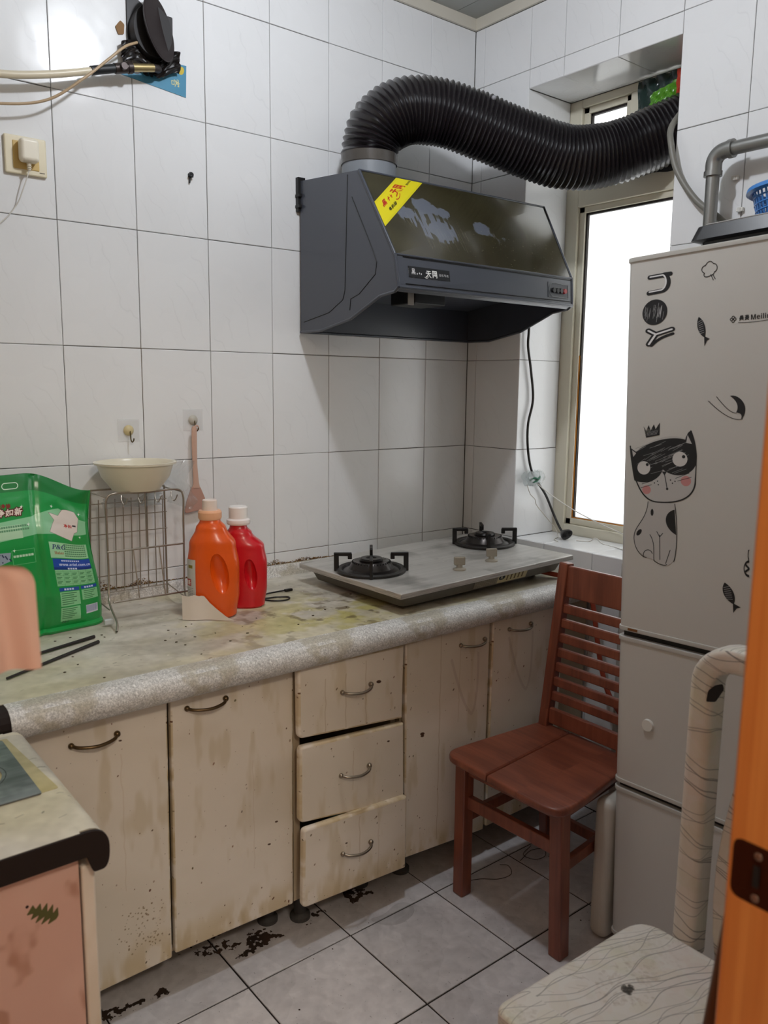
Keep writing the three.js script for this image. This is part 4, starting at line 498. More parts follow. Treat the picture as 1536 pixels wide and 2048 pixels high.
{
  const MFm = phys('#ffffff', 0.42, { map: filmTex }), Y = 0.452, c = thing('wrapped_chair', 'chair wrapped in white film with grey wavy lines, lower right foreground', 'chair');
  const seatTex = canvasTex(1024, 1024, (g, w, h) => { g.drawImage(filmTex.image, 0, 0); const r = rng(77), sp = (x, y, R, col, n) => { for (let i = 0; i < n; i++) { const a = r() * 7, d = R * Math.sqrt(r()); g.fillStyle = col; g.beginPath(); g.ellipse(x + d * Math.cos(a), y + d * Math.sin(a) * 0.7, 2 + 12 * r(), 2 + 7 * r(), r() * 3, 0, 7); g.fill(); } }; sp(330, 700, 150, 'rgba(110,94,70,0.08)', 160); sp(560, 640, 190, 'rgba(120,104,80,0.05)', 180); sp(305, 715, 26, 'rgba(40,34,26,0.5)', 36); sp(880, 560, 90, 'rgba(130,112,84,0.08)', 60); for (let i = 0; i < 26; i++) { const x = 300 * r(), y = 200 + 500 * r(); g.strokeStyle = 'rgba(120,104,84,0.22)'; g.lineWidth = 3; g.beginPath(); g.moveTo(x, y); g.lineTo(x + 40 * r(), y + 60 * r()); g.stroke(); } }); seatTex.repeat.set(1 / 0.4, 1 / 0.4);
  const seat = uvm(prep(plate(roundPoly([[-1.272, -1.745], [-0.915, -1.745], [-0.915, -1.392], [-1.268, -1.378]], [0.03, 0.03, 0.05, 0.028], 7), 0.030, 0.007)).rotateX(-Math.PI / 2).translate(0, Y, 0)); mesh('seat', smooth(seat, 40), phys('#ffffff', 0.42, { map: seatTex }), c);
  mesh('seat_edge_tear', plate(roundPoly([[0, 0], [0.05, 0.002], [0.04, 0.014], [0.012, 0.017]], 0.004, 3), 0.001).rotateY(-Math.PI / 2).translate(-1.2722, Y - 0.024, 1.402), std('#5c3a20', 0.8), c, 'torn brown corner of the film');
  const leg = (x, z) => mesh('leg', uvm(beam([x, 0, z], [x, Y - 0.028, z], 0.036, 0.036, [1, 0, 0], 0.006)), MFm, c); leg(-1.235, 1.425); leg(-1.235, 1.705); leg(-0.935, 1.70); leg(-0.935, 1.45);
  // padded back frame: rounded square section swept up, over and down
  const path = [], x0 = -0.893, z0 = 1.468, z1 = 1.715, top = 0.938; for (let y = 0.425; y < top - 0.055; y += 0.03) path.push([y, z0]); for (let k = 0; k <= 8; k++) { const a = k / 8 * Math.PI / 2; path.push([top - 0.05 + 0.05 * Math.sin(a), z0 + 0.05 - 0.05 * Math.cos(a)]); } for (let k = 0; k <= 8; k++) { const a = k / 8 * Math.PI / 2; path.push([top - 0.05 + 0.05 * Math.cos(a), z1 - 0.05 + 0.05 * Math.sin(a)]); } for (let y = top - 0.06; y > 0.42; y -= 0.03) path.push([y, z1]);
  const sec = roundPoly([[-0.024, -0.02], [0.024, -0.02], [0.024, 0.02], [-0.024, 0.02]], 0.012, 4), rings = path.map(([y, z], i) => { const a = path[Math.max(0, i - 1)], b = path[Math.min(path.length - 1, i + 1)], ty = b[0] - a[0], tz = b[1] - a[1], l = Math.hypot(ty, tz); return sec.map(([u, v]) => V(x0 + u, y + v * tz / l, z - v * ty / l)); });
  mesh('back_frame', smooth(uvm(loft(rings)), 40), MFm, c);
  mesh('film_tear', plate(roundPoly([[0, 0], [0.015, 0.004], [0.027, 0.028], [0.024, 0.036], [0.012, 0.030], [0.002, 0.018]], 0.003, 3), 0.001).rotateY(-Math.PI / 2).translate(-0.9178, 0.866, 1.480), std('#120e0c', 0.8), c, 'dark torn hole in the film');
  const sp = [[1.517, 0.44], [1.510, 0.48], [1.506, 0.54], [1.507, 0.60], [1.513, 0.66], [1.524, 0.73], [1.540, 0.79], [1.556, 0.84], [1.566, 0.90]]; const spl = [...sp, ...sp.slice().reverse().map(([z, y]) => [3.19 - z, y])]; mesh('back_splat', smooth(uvm(prep(plate(spl.map(([z, y]) => [z, y]), 0.016, 0.003)).rotateY(-Math.PI / 2).translate(-0.90, 0, 0)), 40), MFm, c);
}
tag(mesh('broom_handle', [bar([-1.548, 0, 1.758], [-1.356, 1.22, 1.7945], 0.0065, 14), ball(0.0065, -1.356, 1.22, 1.7945, 12)], phys('#5a3a26', 0.5)), 'thin dark wooden stick leaning beside the orange door post', 'stick');

// ---------- pink cloth on the door handle at the left edge ----------
{
  const d = new THREE.Group(); d.name = 'door_2'; d.userData = { kind: 'structure', label: 'open varnished kitchen door against the left wall', category: 'door' }; scene.add(d); mesh('door_leaf', uvm(rbb(-2.16, -2.12, 0.012, 2.07, 1.10, 1.80, 0.004)), MJamb, d); mesh('door_lever', [bar([-2.12, 1.205, 1.21], [-2.06, 1.205, 1.21], 0.009, 12), bar([-2.06, 1.205, 1.21], [-2.055, 1.21, 1.30], 0.009, 12)], std('#8b8680', 0.35, { metalness: 0.8 }), d); mesh('door_hinge', cyl(0.007, 0.007, 0.09, -2.16, 0.4, 1.802, 10), std('#8b8680', 0.4, { metalness: 0.8 }), d);
  const f = (u, v) => { const y = lerp(1.098, 1.1925, v), top = sstep(1, 0.82, v), z = 1.378 - 0.010 * Math.sin(u * 9); return V(lerp(-2.04, -1.862 - 0.02 * (1 - Math.sqrt(1 - Math.max(0, (v - 0.78) / 0.22) ** 2)), u), y - 0.008 * u * 0 + 0.004 * Math.sin(u * 5), z + 0.004 * Math.sin(u * 34 + v * 2) * top); };
  const t = thing('pink_cloth', 'blurred pink folded cloth at the left edge of the photo', 'cloth');
  mesh('front_fold', smooth(sheet(60, 30, f), 60), std('#e0baa9', 0.9, { side: THREE.DoubleSide }), t); mesh('back_fold', smooth(sheet(60, 30, (u, v) => { const p = f(u, v); p.z -= 0.016 * sstep(1, 0.9, v) + 0.001; return p; }), 60), std('#d8af9e', 0.9, { side: THREE.DoubleSide }), t);
  mesh('hanging_rail', bar([-2.12, 1.192, 1.37], [-1.895, 1.192, 1.37], 0.004, 10), std('#8b8680', 0.35, { metalness: 0.8 }), t);
}

// ---------- things on the worktop ----------
const R2 = rng(99), MWire = std('#a39a8e', 0.32, { metalness: 0.8 });
{ // wire rack
  const r = thing('wire_rack', 'steel wire dish rack standing between green bag and orange bottle', 'rack'), w = 0.0026, t = 0.0017, y0 = YT + 0.003;
  const FL = [-1.363, 0.157], FRt = [-1.163, 0.157], T = 1.072;
  mesh('front_frame', [smooth(tube([[-1.398, y0 + 0.002, 0.292], [-1.390, y0 + 0.015, 0.275], [-1.374, 0.815, 0.185], [-1.366, 0.87, 0.165], [-1.363, 1.0, 0.157], [-1.362, 1.06, 0.157], [-1.353, T, 0.157], [-1.26, T, 0.157], [-1.172, T, 0.157], [-1.163, 1.06, 0.157], [-1.163, 1.0, 0.157], [-1.168, 0.87, 0.165], [-1.178, 0.815, 0.185], [-1.204, y0 + 0.015, 0.275], [-1.212, y0 + 0.002, 0.292]], w, 160, 8), 60)], MWire, r);
  mesh('back_frame', [bar([-1.372, y0, 0.036], [-1.358, 1.07, 0.036], w), bar([-1.160, y0, 0.036], [-1.160, 1.07, 0.036], w), bar([-1.358, 1.07, 0.036], [-1.160, 1.07, 0.036], w)], MWire, r);
  mesh('side_arm', [bar([-1.358, 1.066, 0.036], [-1.362, 1.066, 0.157], t), bar([-1.16, 1.066, 0.036], [-1.163, 1.066, 0.157], t), bar([-1.37, 0.80, 0.036], [-1.382, 0.80, 0.205], t), bar([-1.16, 0.80, 0.036], [-1.184, 0.80, 0.205], t)], MWire, r);
  for (const [y, z] of [[0.932, 0.160], [0.812, 0.19]]) mesh('front_bar', bar([-1.366, y, z], [-1.166, y, z], 0.0024), MWire, r);
  for (const x of [-1.30, -1.232]) mesh('front_upright', bar([x, 0.812, 0.19], [x, 0.932, 0.160], t), MWire, r); mesh('front_upright', bar([-1.264, 0.932, 0.160], [-1.264, T, 0.157], t), MWire, r);
  for (let i = 0; i < 9; i++) mesh('back_upright', bar([-1.346 + i * 0.022, 0.80, 0.04], [-1.340 + i * 0.0215, 1.045, 0.04], 0.0013, 6), MWire, r); for (const y of [0.80, 0.845, 0.955, 1.0, 1.035]) mesh('back_rail', bar([-1.368, y, 0.043], [-1.158, y, 0.043], 0.0013, 6), MWire, r);
  for (let i = 0; i < 4; i++) { const x = -1.325 + i * 0.043; mesh('cup_hook', smooth(tube([[x, T - 0.002, 0.16], [x - 0.003, T - 0.014, 0.168], [x, T - 0.024, 0.176], [x + 0.004, T - 0.014, 0.184], [x + 0.005, T - 0.008, 0.186]], 0.0015, 20, 6), 60), MWire, r); }
}
tag(mesh('plastic_bowl', smooth(revolve([[0, 0], [0.062, 0], [0.064, 0.004], [0.088, 0.035], [0.098, 0.066], [0.106, 0.068], [0.107, 0.073], [0.100, 0.073], [0.094, 0.066], [0.084, 0.036], [0.058, 0.006], [0, 0.005]], 56), 40).scale(0.95, 0.97, 0.95).translate(-1.267, 1.0750, 0.110), phys('#ece6d2', 0.3, { transmission: 0.12, thickness: 0 })), 'round cream plastic bowl on top of the wire rack', 'bowl');
const MFilm = phys('#eef0f0', 0.12, { transmission: 0.93, thickness: 0, side: THREE.DoubleSide, ior: 1.4 });
tag(mesh('clear_bag', smooth(sheet(26, 20, (u, v) => V(-1.165 + 0.075 * u + 0.012 * Math.sin(v * 7), 1.03 + 0.105 * v - 0.03 * u * (1 - v), 0.052 + 0.024 * fbm(u * 6, v * 6, 141, 3) * 2 - 0.02)), 20), MFilm), 'crumpled clear plastic bag hanging between bowl and spatula', 'plastic bag');
tag(mesh('bread_bag', smooth(sheet(40, 12, (u, v) => V(-1.348 + 0.15 * u, 1.030 + 0.036 * v * (0.7 + 0.3 * Math.sin(u * 9)), 0.075 + 0.05 * fbm(u * 8, v * 5, 143, 3))), 20), phys('#dfe3e6', 0.2, { transmission: 0.8, thickness: 0, side: THREE.DoubleSide })), 'flattened clear bag lying inside the wire rack under the bowl', 'plastic bag');
{ // detergent bottles: lofted oval sections, grip hollowed out
  const oval = (a, b, y, cx = 0, n = 40, e = 2.4) => Array.from({ length: n }, (_, i) => { const t = -i / n * Math.PI * 2, c = Math.cos(t), s = Math.sin(t); return V(cx + a * Math.sign(c) * Math.abs(c) ** (2 / e), y, b * Math.sign(s) * Math.abs(s) ** (2 / e)); });
  const ev = new Evaluator(); ev.attributes = ['position', 'normal', 'uv'];
  const bottle = (name, label, x, z, turn, s, prof, col, grip) => {
    const o = thing(name, label, 'bottle', [x, YT, z], turn); const rings = []; const ip = (y) => { let i = 0; while (i + 2 < prof.length && prof[i + 1][0] < y) i++; const t = sstep(0, 1, (y - prof[i][0]) / (prof[i + 1][0] - prof[i][0])); return [1, 2, 3].map((k) => lerp(prof[i][k], prof[i + 1][k], t)); };
    const top = prof[prof.length - 1][0]; for (let i = 0; i <= 44; i++) { const y = top * i / 44, [a, b, c] = ip(y); rings.push(oval(a * s, b * s, y * s, c * s)); }
    const body = new Brush(smooth(loft(rings), 50), phys(col, 0.3, { transmission: 0, clearcoat: 0.3, clearcoatRoughness: 0.2 })); const cut = new Brush(new THREE.SphereGeometry(1, 32, 24).scale(grip[2] * s, grip[3] * s, grip[4] * s).rotateZ(grip[5]).translate(grip[0] * s, grip[1] * s, 0.05 * s)); body.updateMatrixWorld(); cut.updateMatrixWorld();
    const res = ev.evaluate(body, cut, SUBTRACTION); mesh('body', smooth(res.geometry, 38), body.material, o); return o;
  };
  const P = [[0, 0.048, 0.036, 0], [0.006, 0.056, 0.041, 0], [0.06, 0.063, 0.043, 0], [0.13, 0.064, 0.043, 0], [0.185, 0.057, 0.040, -0.001], [0.225, 0.037, 0.032, -0.004], [0.243, 0.025, 0.025, -0.006], [0.252, 0.0235, 0.0235, -0.006]];
  const o = bottle('detergent_bottle', 'orange detergent bottle with translucent cap beside the wire rack', -1.145, 0.285, -0.60, 1.0, P, '#e8590c', [0.021, 0.116, 0.023, 0.054, 0.030, 0.18]);
  mesh('collar', smooth(revolve([[0, 0.236], [0.027, 0.236], [0.029, 0.241], [0.029, 0.254], [0.026, 0.259], [0, 0.259]], 32), 30).translate(-0.006, 0.010, 0), phys('#f0b48c', 0.3), o, 'pinkish translucent collar'); mesh('cap', smooth(revolve([[0, 0.285], [0.016, 0.285], [0.018, 0.283], [0.019, 0.258], [0, 0.258]], 28), 30).translate(-0.006, 0.010, 0), phys('#ead8cc', 0.25), o, 'pale translucent cap');
  const lt = canvasTex(256, 512, (g) => { g.fillStyle = '#c9c4c0'; g.fillRect(0, 0, 256, 512); g.fillStyle = '#8c7a2c'; g.fillRect(120, 60, 90, 34); g.fillStyle = '#b22; '; g.fillStyle = '#b52a26'; g.fillRect(30, 210, 150, 74); g.strokeStyle = '#f2e6dc'; glyph(g, 'you', 42, 218, 58, 8); glyph(g, 'xin', 110, 218, 58, 7); g.fillStyle = '#44424c'; for (let i = 0; i < 4; i++) g.fillRect(40, 306 + i * 32, 22, 20); g.fillStyle = '#77747c'; for (let i = 0; i < 9; i++) for (let j = 0; j < 4; j++) g.fillRect(84 + j * 34, 306 + i * 18, 26, 6); g.fillStyle = '#b52a26'; g.fillRect(0, 470, 256, 42); });
  mesh('label', smooth(sheet(16, 16, (u, v) => { const y = lerp(0.03, 0.150, v), a = lerp(3.10, 2.15, u) , A = 0.0630, B = 0.0428, c = Math.cos(a), s = Math.sin(a), e = 2 / 2.4, k = lerp(1.004, 0.992, sstep(0.12, 0.15, y)); return V(A * k * Math.sign(c) * Math.abs(c) ** e - 0.0008, y, B * k * Math.abs(s) ** e + 0.0008); }), 60), std('#ffffff', 0.4, { map: lt, side: THREE.DoubleSide }), o, 'pale printed label with red block');
  const p = bottle('detergent_bottle', 'red detergent bottle with white cap behind the orange one', -1.036, 0.250, -0.62, 0.91, P.map(([y, a, b, c]) => [y * 0.955, a * 0.98, b, c + (y > 0.2 ? -0.012 : 0)]), '#cf1220', [0.020, 0.10, 0.019, 0.048, 0.028, 0.12]);
  mesh('collar', smooth(revolve([[0, 0.218], [0.029, 0.218], [0.031, 0.223], [0.030, 0.230], [0.024, 0.234], [0, 0.234]], 32), 30).translate(-0.016, 0, 0), phys('#efe6e2', 0.35), p); mesh('cap', smooth(revolve([[0, 0.265], [0.022, 0.265], [0.0245, 0.262], [0.0245, 0.232], [0, 0.232]], 32), 30).translate(-0.016, 0, 0), phys('#f1ece8', 0.35), p, 'white screw cap');
  tag(mesh('torn_paper', smooth(sheet(18, 10, (u, v) => V(-1.230 + 0.098 * u, YT + 0.002 + (0.058 - 0.058 * sstep(0.35, 0.95, u) + 0.006 * vnoise(u * 9, 1, 5)) * v, 0.282 + 0.078 * u + 0.004 * Math.sin(u * 9))), 30), std('#e2d6cc', 0.8, { side: THREE.DoubleSide })), 'torn pinkish white paper leaning on the orange bottle', 'paper');
}
{ // green detergent bag, print drawn on its front
  const px = 2.6, tex = canvasTex(975, 910, (g) => {
    g.scale(px, px); g.translate(170, -945); const gr = '#149a46'; g.fillStyle = gr; g.fillRect(-170, 945, 380, 350); g.fillStyle = '#0f7a35'; g.fillRect(-170, 945, 380, 34); g.fillStyle = '#8fd0a0'; g.beginPath(); g.moveTo(-170, 1050); g.lineTo(70, 1032); g.lineTo(130, 1005); g.lineTo(196, 1025); g.lineTo(196, 1058); g.lineTo(90, 1068); g.lineTo(-170, 1090); g.fill(); g.fillStyle = '#b9e0bd'; g.fillRect(-120, 1045, 165, 28);
    g.fillStyle = '#e6dcd4'; g.beginPath(); g.moveTo(106, 1020); g.lineTo(128, 1022); g.lineTo(138, 1006); g.quadraticCurveTo(150, 1000, 168, 1004); g.lineTo(178, 1018); g.lineTo(172, 1052); g.lineTo(164, 1056); g.lineTo(155, 1076); g.lineTo(104, 1062); g.lineTo(118, 1034); g.closePath(); g.fill(); g.strokeStyle = '#8a8078'; g.lineWidth = 0.8; g.stroke(); g.fillStyle = '#b9302c'; g.font = 'italic bold 8px sans-serif'; g.strokeStyle = '#b9302c'; glyph(g, 'jing', 140, 1037, 9, 1.2); glyph(g, 'ru', 150, 1036, 9, 1.2); g.fillStyle = '#3a3438'; g.fillRect(161, 1036, 9, 4);
    g.lineWidth = 6; g.strokeStyle = '#5a1a16'; ['jing', 'ru', 'xin'].forEach((k, i) => glyph(g, k, -2 + i * 18, 1011, 16, 6.2, 0.15)); g.strokeStyle = '#f4e6dc'; ['jing', 'ru', 'xin'].forEach((k, i) => glyph(g, k, -2 + i * 18, 1011, 16, 2.2, 0.15)); g.strokeStyle = '#8a1f1a'; ['xin', 'jing', 'you'].forEach((k, i) => glyph(g, k, -2 + i * 10, 1001, 9, 1.8));
    g.fillStyle = '#5f9a70'; for (let j = 0; j < 2; j++) for (let i = 0; i < 13; i++) g.fillRect(-2 + i * 4.8, 1046 + j * 7, 3.8, 4);
    g.fillStyle = '#a6dcae'; g.fillRect(97, 1084, 94, 36); g.fillStyle = '#1d2c6c'; g.font = 'italic bold 15px serif'; g.fillText('P&G', 102, 1100); g.fillStyle = '#a8502c'; g.font = 'bold 8px serif'; g.fillText('Haier', 107, 1112); g.fillStyle = '#4f8f60'; for (let j = 0; j < 6; j++) for (let i = 0; i < 11; i++) g.fillRect(132 + i * 5, 1086 + j * 5.4, 4, 3);
    g.fillStyle = '#1c4fb0'; g.fillRect(100, 1122, 92, 20); g.fillStyle = '#12398c'; g.fillRect(100, 1142, 92, 6); g.fillStyle = '#dfe8ff'; g.font = 'bold 9px sans-serif'; g.fillText('www.ariel.com.cn', 113, 1139); for (let i = 0; i < 9; i++) g.fillRect(120 + i * 5, 1125, 3.6, 3); for (let i = 0; i < 4; i++) g.fillRect(132 + i * 6, 1143, 4.4, 4);
    g.fillStyle = '#8fd39b'; g.fillRect(101, 1148, 92, 38); g.strokeStyle = '#5aa06a'; g.lineWidth = 0.6; for (let i = 0; i <= 5; i++) { g.beginPath(); g.moveTo(101 + i * 18.4, 1148); g.lineTo(101 + i * 18.4, 1186); g.stroke(); } for (let j = 0; j < 4; j++) { g.beginPath(); g.moveTo(101, 1152 + j * 10); g.lineTo(193, 1152 + j * 10); g.stroke(); } g.fillStyle = '#3f8452'; for (let j = 0; j < 3; j++) for (let i = 0; i < 5; i++) { g.fillRect(103 + i * 18.4, 1155 + j * 10, 12, 1.8); g.fillRect(103 + i * 18.4, 1158 + j * 10, 9, 1.6); }
    g.fillStyle = '#1c4fb0'; g.fillRect(104, 1190, 46, 8); g.fillRect(155, 1189, 40, 8); g.fillStyle = '#dfe8ff'; for (let i = 0; i < 4; i++) { g.fillRect(115 + i * 6, 1192, 4.4, 4.4); g.fillRect(163 + i * 6, 1191, 4.4, 4.4); } g.fillStyle = '#8fd39b'; g.fillRect(104, 1200, 46, 34); g.fillRect(155, 1199, 40, 26); g.fillStyle = '#3f8452'; for (let j = 0; j < 6; j++) { g.fillRect(107, 1203 + j * 5, 36 - (j * 7) % 13, 2); if (j < 5) g.fillRect(160, 1202 + j * 4.6, 30 - (j * 5) % 11, 1.8); }
    g.fillStyle = '#8fd39b'; g.fillRect(104, 1237, 44, 34); g.fillStyle = '#3f8452'; for (let j = 0; j < 6; j++) g.fillRect(107, 1240 + j * 4.6, 34 - (j * 5) % 13, 1.8); g.fillStyle = '#124a26'; g.font = 'italic bold 7px serif'; g.fillText('P&G', 107, 1275); g.fillStyle = '#d8dce4'; g.fillRect(162, 1240, 30, 22); g.strokeStyle = '#4c5aa0'; g.lineWidth = 1; for (let i = 0; i < 11; i++) { g.beginPath(); g.moveTo(164 + i * 2.6, 1242); g.lineTo(163 + i * 2.6, 1258); g.stroke(); }
    g.strokeStyle = '#8fd39b'; g.lineWidth = 0.8; g.strokeRect(18, 1097, 46, 30); g.fillStyle = '#c7e6cc'; for (let i = 0; i < 7; i++) g.fillRect(20 + i * 6, 1107, 5, 5); g.fillStyle = '#9aa8b8'; g.beginPath(); g.moveTo(-10, 1098); g.lineTo(16, 1100); g.lineTo(12, 1118); g.lineTo(-10, 1124); g.fill(); g.fillStyle = '#2a3450'; for (let i = 0; i < 12; i++) g.fillRect(-8 + (i * 7) % 22, 1101 + (i * 5) % 17, 2.6, 2.2);
    g.fillStyle = '#eaf6ea'; for (const [x, y] of [[115, 1004], [180, 1006], [24, 1096], [50, 1009], [178, 1064], [60, 1046]]) { g.beginPath(); g.moveTo(x - 4, y); g.lineTo(x, y - 0.8); g.lineTo(x, y - 5); g.lineTo(x + 0.8, y); g.lineTo(x + 4, y + 0.4); g.lineTo(x + 0.6, y + 1); g.lineTo(x, y + 5); g.closePath(); g.fill(); }
    g.strokeStyle = '#dff0df'; g.lineWidth = 1.6; g.beginPath(); g.roundRect(14, 961, 32, 12, 6); g.stroke();
  });
  const b = thing('detergent_bag', 'tall green detergent bag with printed back, at the left edge', 'bag');
  const X0 = -1.80, X1 = -1.386, side = (sg) => sheet(70, 60, (u, v) => {
    const edge = Math.min(u, 1 - u, 1.6 * (1 - v) + 0.02, 0.06 + v), th = 0.048 * Math.pow(clamp(edge * 3.2, 0, 1), 0.6) * (0.45 + 0.55 * sstep(1.02, 0.55, v)) + (v < 0.03 ? 0.012 : 0), crease = 0.007 * Math.exp(-(((u - 0.645 - 0.02 * v) / 0.02) ** 2)) + 0.005 * (fbm(u * 6, v * 5, 151, 3) - 0.5) + 0.006 * Math.abs(fbm(u * 3 + v, v * 8, 153, 2) - 0.5) * (v > 0.7 ? 2 : 0.7);
    const topY = 1.142 - 0.055 * sstep(0.62, 1, u) - 0.01 * (1 - u), x = lerp(X0, X1 + 0.012 * Math.sin(v * 5 + 1) - 0.012, u); return V(x, YT + 0.001 + v * (topY - YT), 0.185 - 0.055 * (u - 0.6) + sg * (th - crease));
  });
  mesh('front', smooth(side(1), 40), phys('#ffffff', 0.3, { map: tex, side: THREE.DoubleSide, clearcoat: 0.4, clearcoatRoughness: 0.2 }), b); mesh('back', smooth(side(-1), 40), phys('#128a3e', 0.35, { side: THREE.DoubleSide }), b);
  mesh('corner_flap', rbox(0.022, 0.014, 0.010, 0.003, -1.392, YT + 0.012, 0.225), phys('#c8cfd0', 0.4), b, 'white folded corner');
}
for (const [a, c, l] of [[[-1.679, 0.774, 0.458], [-1.457, 0.774, 0.337], 'dark chopstick lying nearer the worktop edge'], [[-1.70, 0.7745, 0.383], [-1.452, 0.7745, 0.296], 'dark chopstick lying nearer the green bag']]) tag(mesh('chopstick', bar(a, c, 0.0028, 10, 0.0042).translate(0, -0.0048, 0), phys('#1d1513', 0.4)), l, 'chopstick', 'chopsticks on the worktop');
tag(mesh('usb_cable', [smooth(tube([[-0.985, 0.7675, 0.20], [-0.96, 0.7675, 0.262], [-0.925, 0.7675, 0.275], [-0.905, 0.7675, 0.255], [-0.93, 0.7675, 0.235], [-0.965, 0.7675, 0.225], [-0.94, 0.7675, 0.19], [-0.90, 0.7675, 0.185], [-0.875, 0.769, 0.19]], 0.0021, 80, 7), 60), rbox(0.024, 0.007, 0.010, 0.002, -0.868, 0.7690, 0.192)], phys('#15120f', 0.4)), 'thin black cable curled on the worktop behind the red bottle', 'cable');
{ const bits = []; for (let i = 0; i < 70; i++) { const x = -1.62 + 1.2 * R2(), z = 0.06 + 0.5 * R2(); if (x > -1.42 && z < 0.32) continue; bits.push(box(0.002 + 0.004 * R2(), 0.0012, 0.002 + 0.003 * R2()).rotateY(R2() * 3).translate(x, YT + 0.0006, z)); } const m = tag(mesh('crumbs', bits, std('#4a3d28', 0.9)), 'scattered crumbs on the worktop', 'crumbs'); m.userData.kind = 'stuff'; }

// ---------- on the tiled walls ----------
{ // gas pipe hole with charred plate, bag and sticker
  const v = thing('flue_opening', 'blackened round flue hole patched with plastic, top left of the wall', 'flue');
  mesh('plate', plate(roundPoly([[-1.207, 2.138], [-1.088, 2.150], [-1.086, 2.263], [-1.15, 2.262], [-1.205, 2.30]], 0.004), 0.006).translate(0, 0, 0.006), std('#1a1516', 0.45), v);
  mesh('flue_stub', cyl(0.052, 0.05, 0.034, 0, 0, 0, 30).rotateX(Math.PI / 2).scale(1, 1.2, 1).translate(-1.152, 2.206, 0.020), std('#141011', 0.6), v); mesh('flap', smooth(revolve([[0, 0], [0.045, 0], [0.056, 0.004], [0.060, 0.010], [0.056, 0.012], [0, 0.010]], 36), 30).rotateX(Math.PI / 2).rotateY(0.5).scale(0.92, 1.28, 1).rotateZ(0.25).translate(-1.143, 2.212, 0.034), phys('#231a1b', 0.4), v); mesh('charred_film', smooth(sheet(30, 14, (u, w) => V(lerp(-1.228, -1.075, u), lerp(2.118, 2.168, w) + 0.012 * Math.sin(u * 8), 0.008 + 0.022 * fbm(u * 8, w * 6, 161, 3))), 25), phys('#15100f', 0.35, { side: THREE.DoubleSide }), v); mesh('scorched_plaster', [plate(roundPoly([[-1.235, 2.205], [-1.222, 2.222], [-1.212, 2.215], [-1.214, 2.192], [-1.228, 2.188]], 0.003), 0.003).translate(0, 0, 0.003), bb(-1.197, -1.176, 2.296, 2.33, 0, 0.004)], std('#8a6a48', 0.9), v);
  const bt = canvasTex(512, 256, (g) => { g.fillStyle = '#3f86a6'; g.fillRect(0, 0, 512, 256); g.strokeStyle = '#c9c48a'; g.save(); g.translate(300, 120); g.rotate(1.4); glyph(g, 'dian', -40, -40, 76, 6); g.restore(); g.save(); g.translate(420, 160); g.rotate(1.5); glyph(g, 'ke', -36, -36, 70, 6); g.restore(); g.fillStyle = '#c9b02c'; g.beginPath(); g.ellipse(470, 50, 22, 34, 0.3, 0, 7); g.fill(); g.fillStyle = '#1c1a1c'; const r = rng(6); for (let i = 0; i < 60; i++) { g.globalAlpha = 0.75; g.beginPath(); g.ellipse(r() * 230, 10 + 140 * r(), 10 + 22 * r(), 6 + 16 * r(), r() * 3, 0, 7); g.fill(); } });
  const sh = [[-1.224, 2.098], [-1.052, 2.080], [-1.049, 2.158], [-1.10, 2.156], [-1.20, 2.128]], g = uvm(plate(sh, 0.001).translate(0, 0, 0.0015)), u = g.attributes.uv; for (let i = 0; i < u.count; i++) u.setXY(i, (u.getX(i) + 1.224) / 0.175, (u.getY(i) - 2.08) / 0.078); tag(mesh('blue_sticker', g, std('#ffffff', 0.5, { map: bt })), 'torn blue sticker with yellow characters under the flue hole', 'sticker');
  const gp = thing('gas_pipe', 'cream gas tube with black valve running in from the left edge', 'pipe'); mesh('tube', smooth(tube([[-1.80, 2.03, 0.046], [-1.62, 2.015, 0.046], [-1.52, 2.019, 0.046], [-1.41, 2.043, 0.046], [-1.30, 2.077, 0.046]], 0.0085, 50, 14), 60), phys('#d8cdb4', 0.35), gp); mesh('rubber_sleeve', smooth(bar([-1.315, 2.073, 0.046], [-1.255, 2.092, 0.046], 0.0105, 16), 50), std('#15181b', 0.5), gp); mesh('valve', [bar([-1.258, 2.091, 0.046], [-1.222, 2.101, 0.046], 0.0125, 8), bar([-1.24, 2.096, 0.03], [-1.24, 2.096, 0.066], 0.008, 10), bar([-1.225, 2.100, 0.046], [-1.214, 2.103, 0.046], 0.0145, 6)], std('#3c3330', 0.4, { metalness: 0.5 }), gp); mesh('brass_stub', bar([-1.215, 2.103, 0.046], [-1.158, 2.116, 0.044], 0.0095, 16), std('#b9a678', 0.3, { metalness: 0.8 }), gp);
  mesh('elbow', smooth(tube([[-1.160, 2.1155, 0.044], [-1.145, 2.118, 0.040], [-1.138, 2.122, 0.022], [-1.138, 2.125, 0.004]], 0.009, 20, 12), 60), std('#2a2322', 0.5), gp);
  tag(mesh('signal_wire', [smooth(tube([[-1.195, 2.168, 0.036], [-1.235, 2.142, 0.058], [-1.275, 2.105, 0.062], [-1.34, 2.045, 0.066], [-1.42, 1.985, 0.05], [-1.52, 1.957, 0.045], [-1.70, 1.945, 0.045], [-1.82, 1.96, 0.03]], 0.0032, 80, 8), 60)], phys('#b59c7c', 0.4)), 'thin tan wire crossing under the gas tube, top left', 'wire');
}
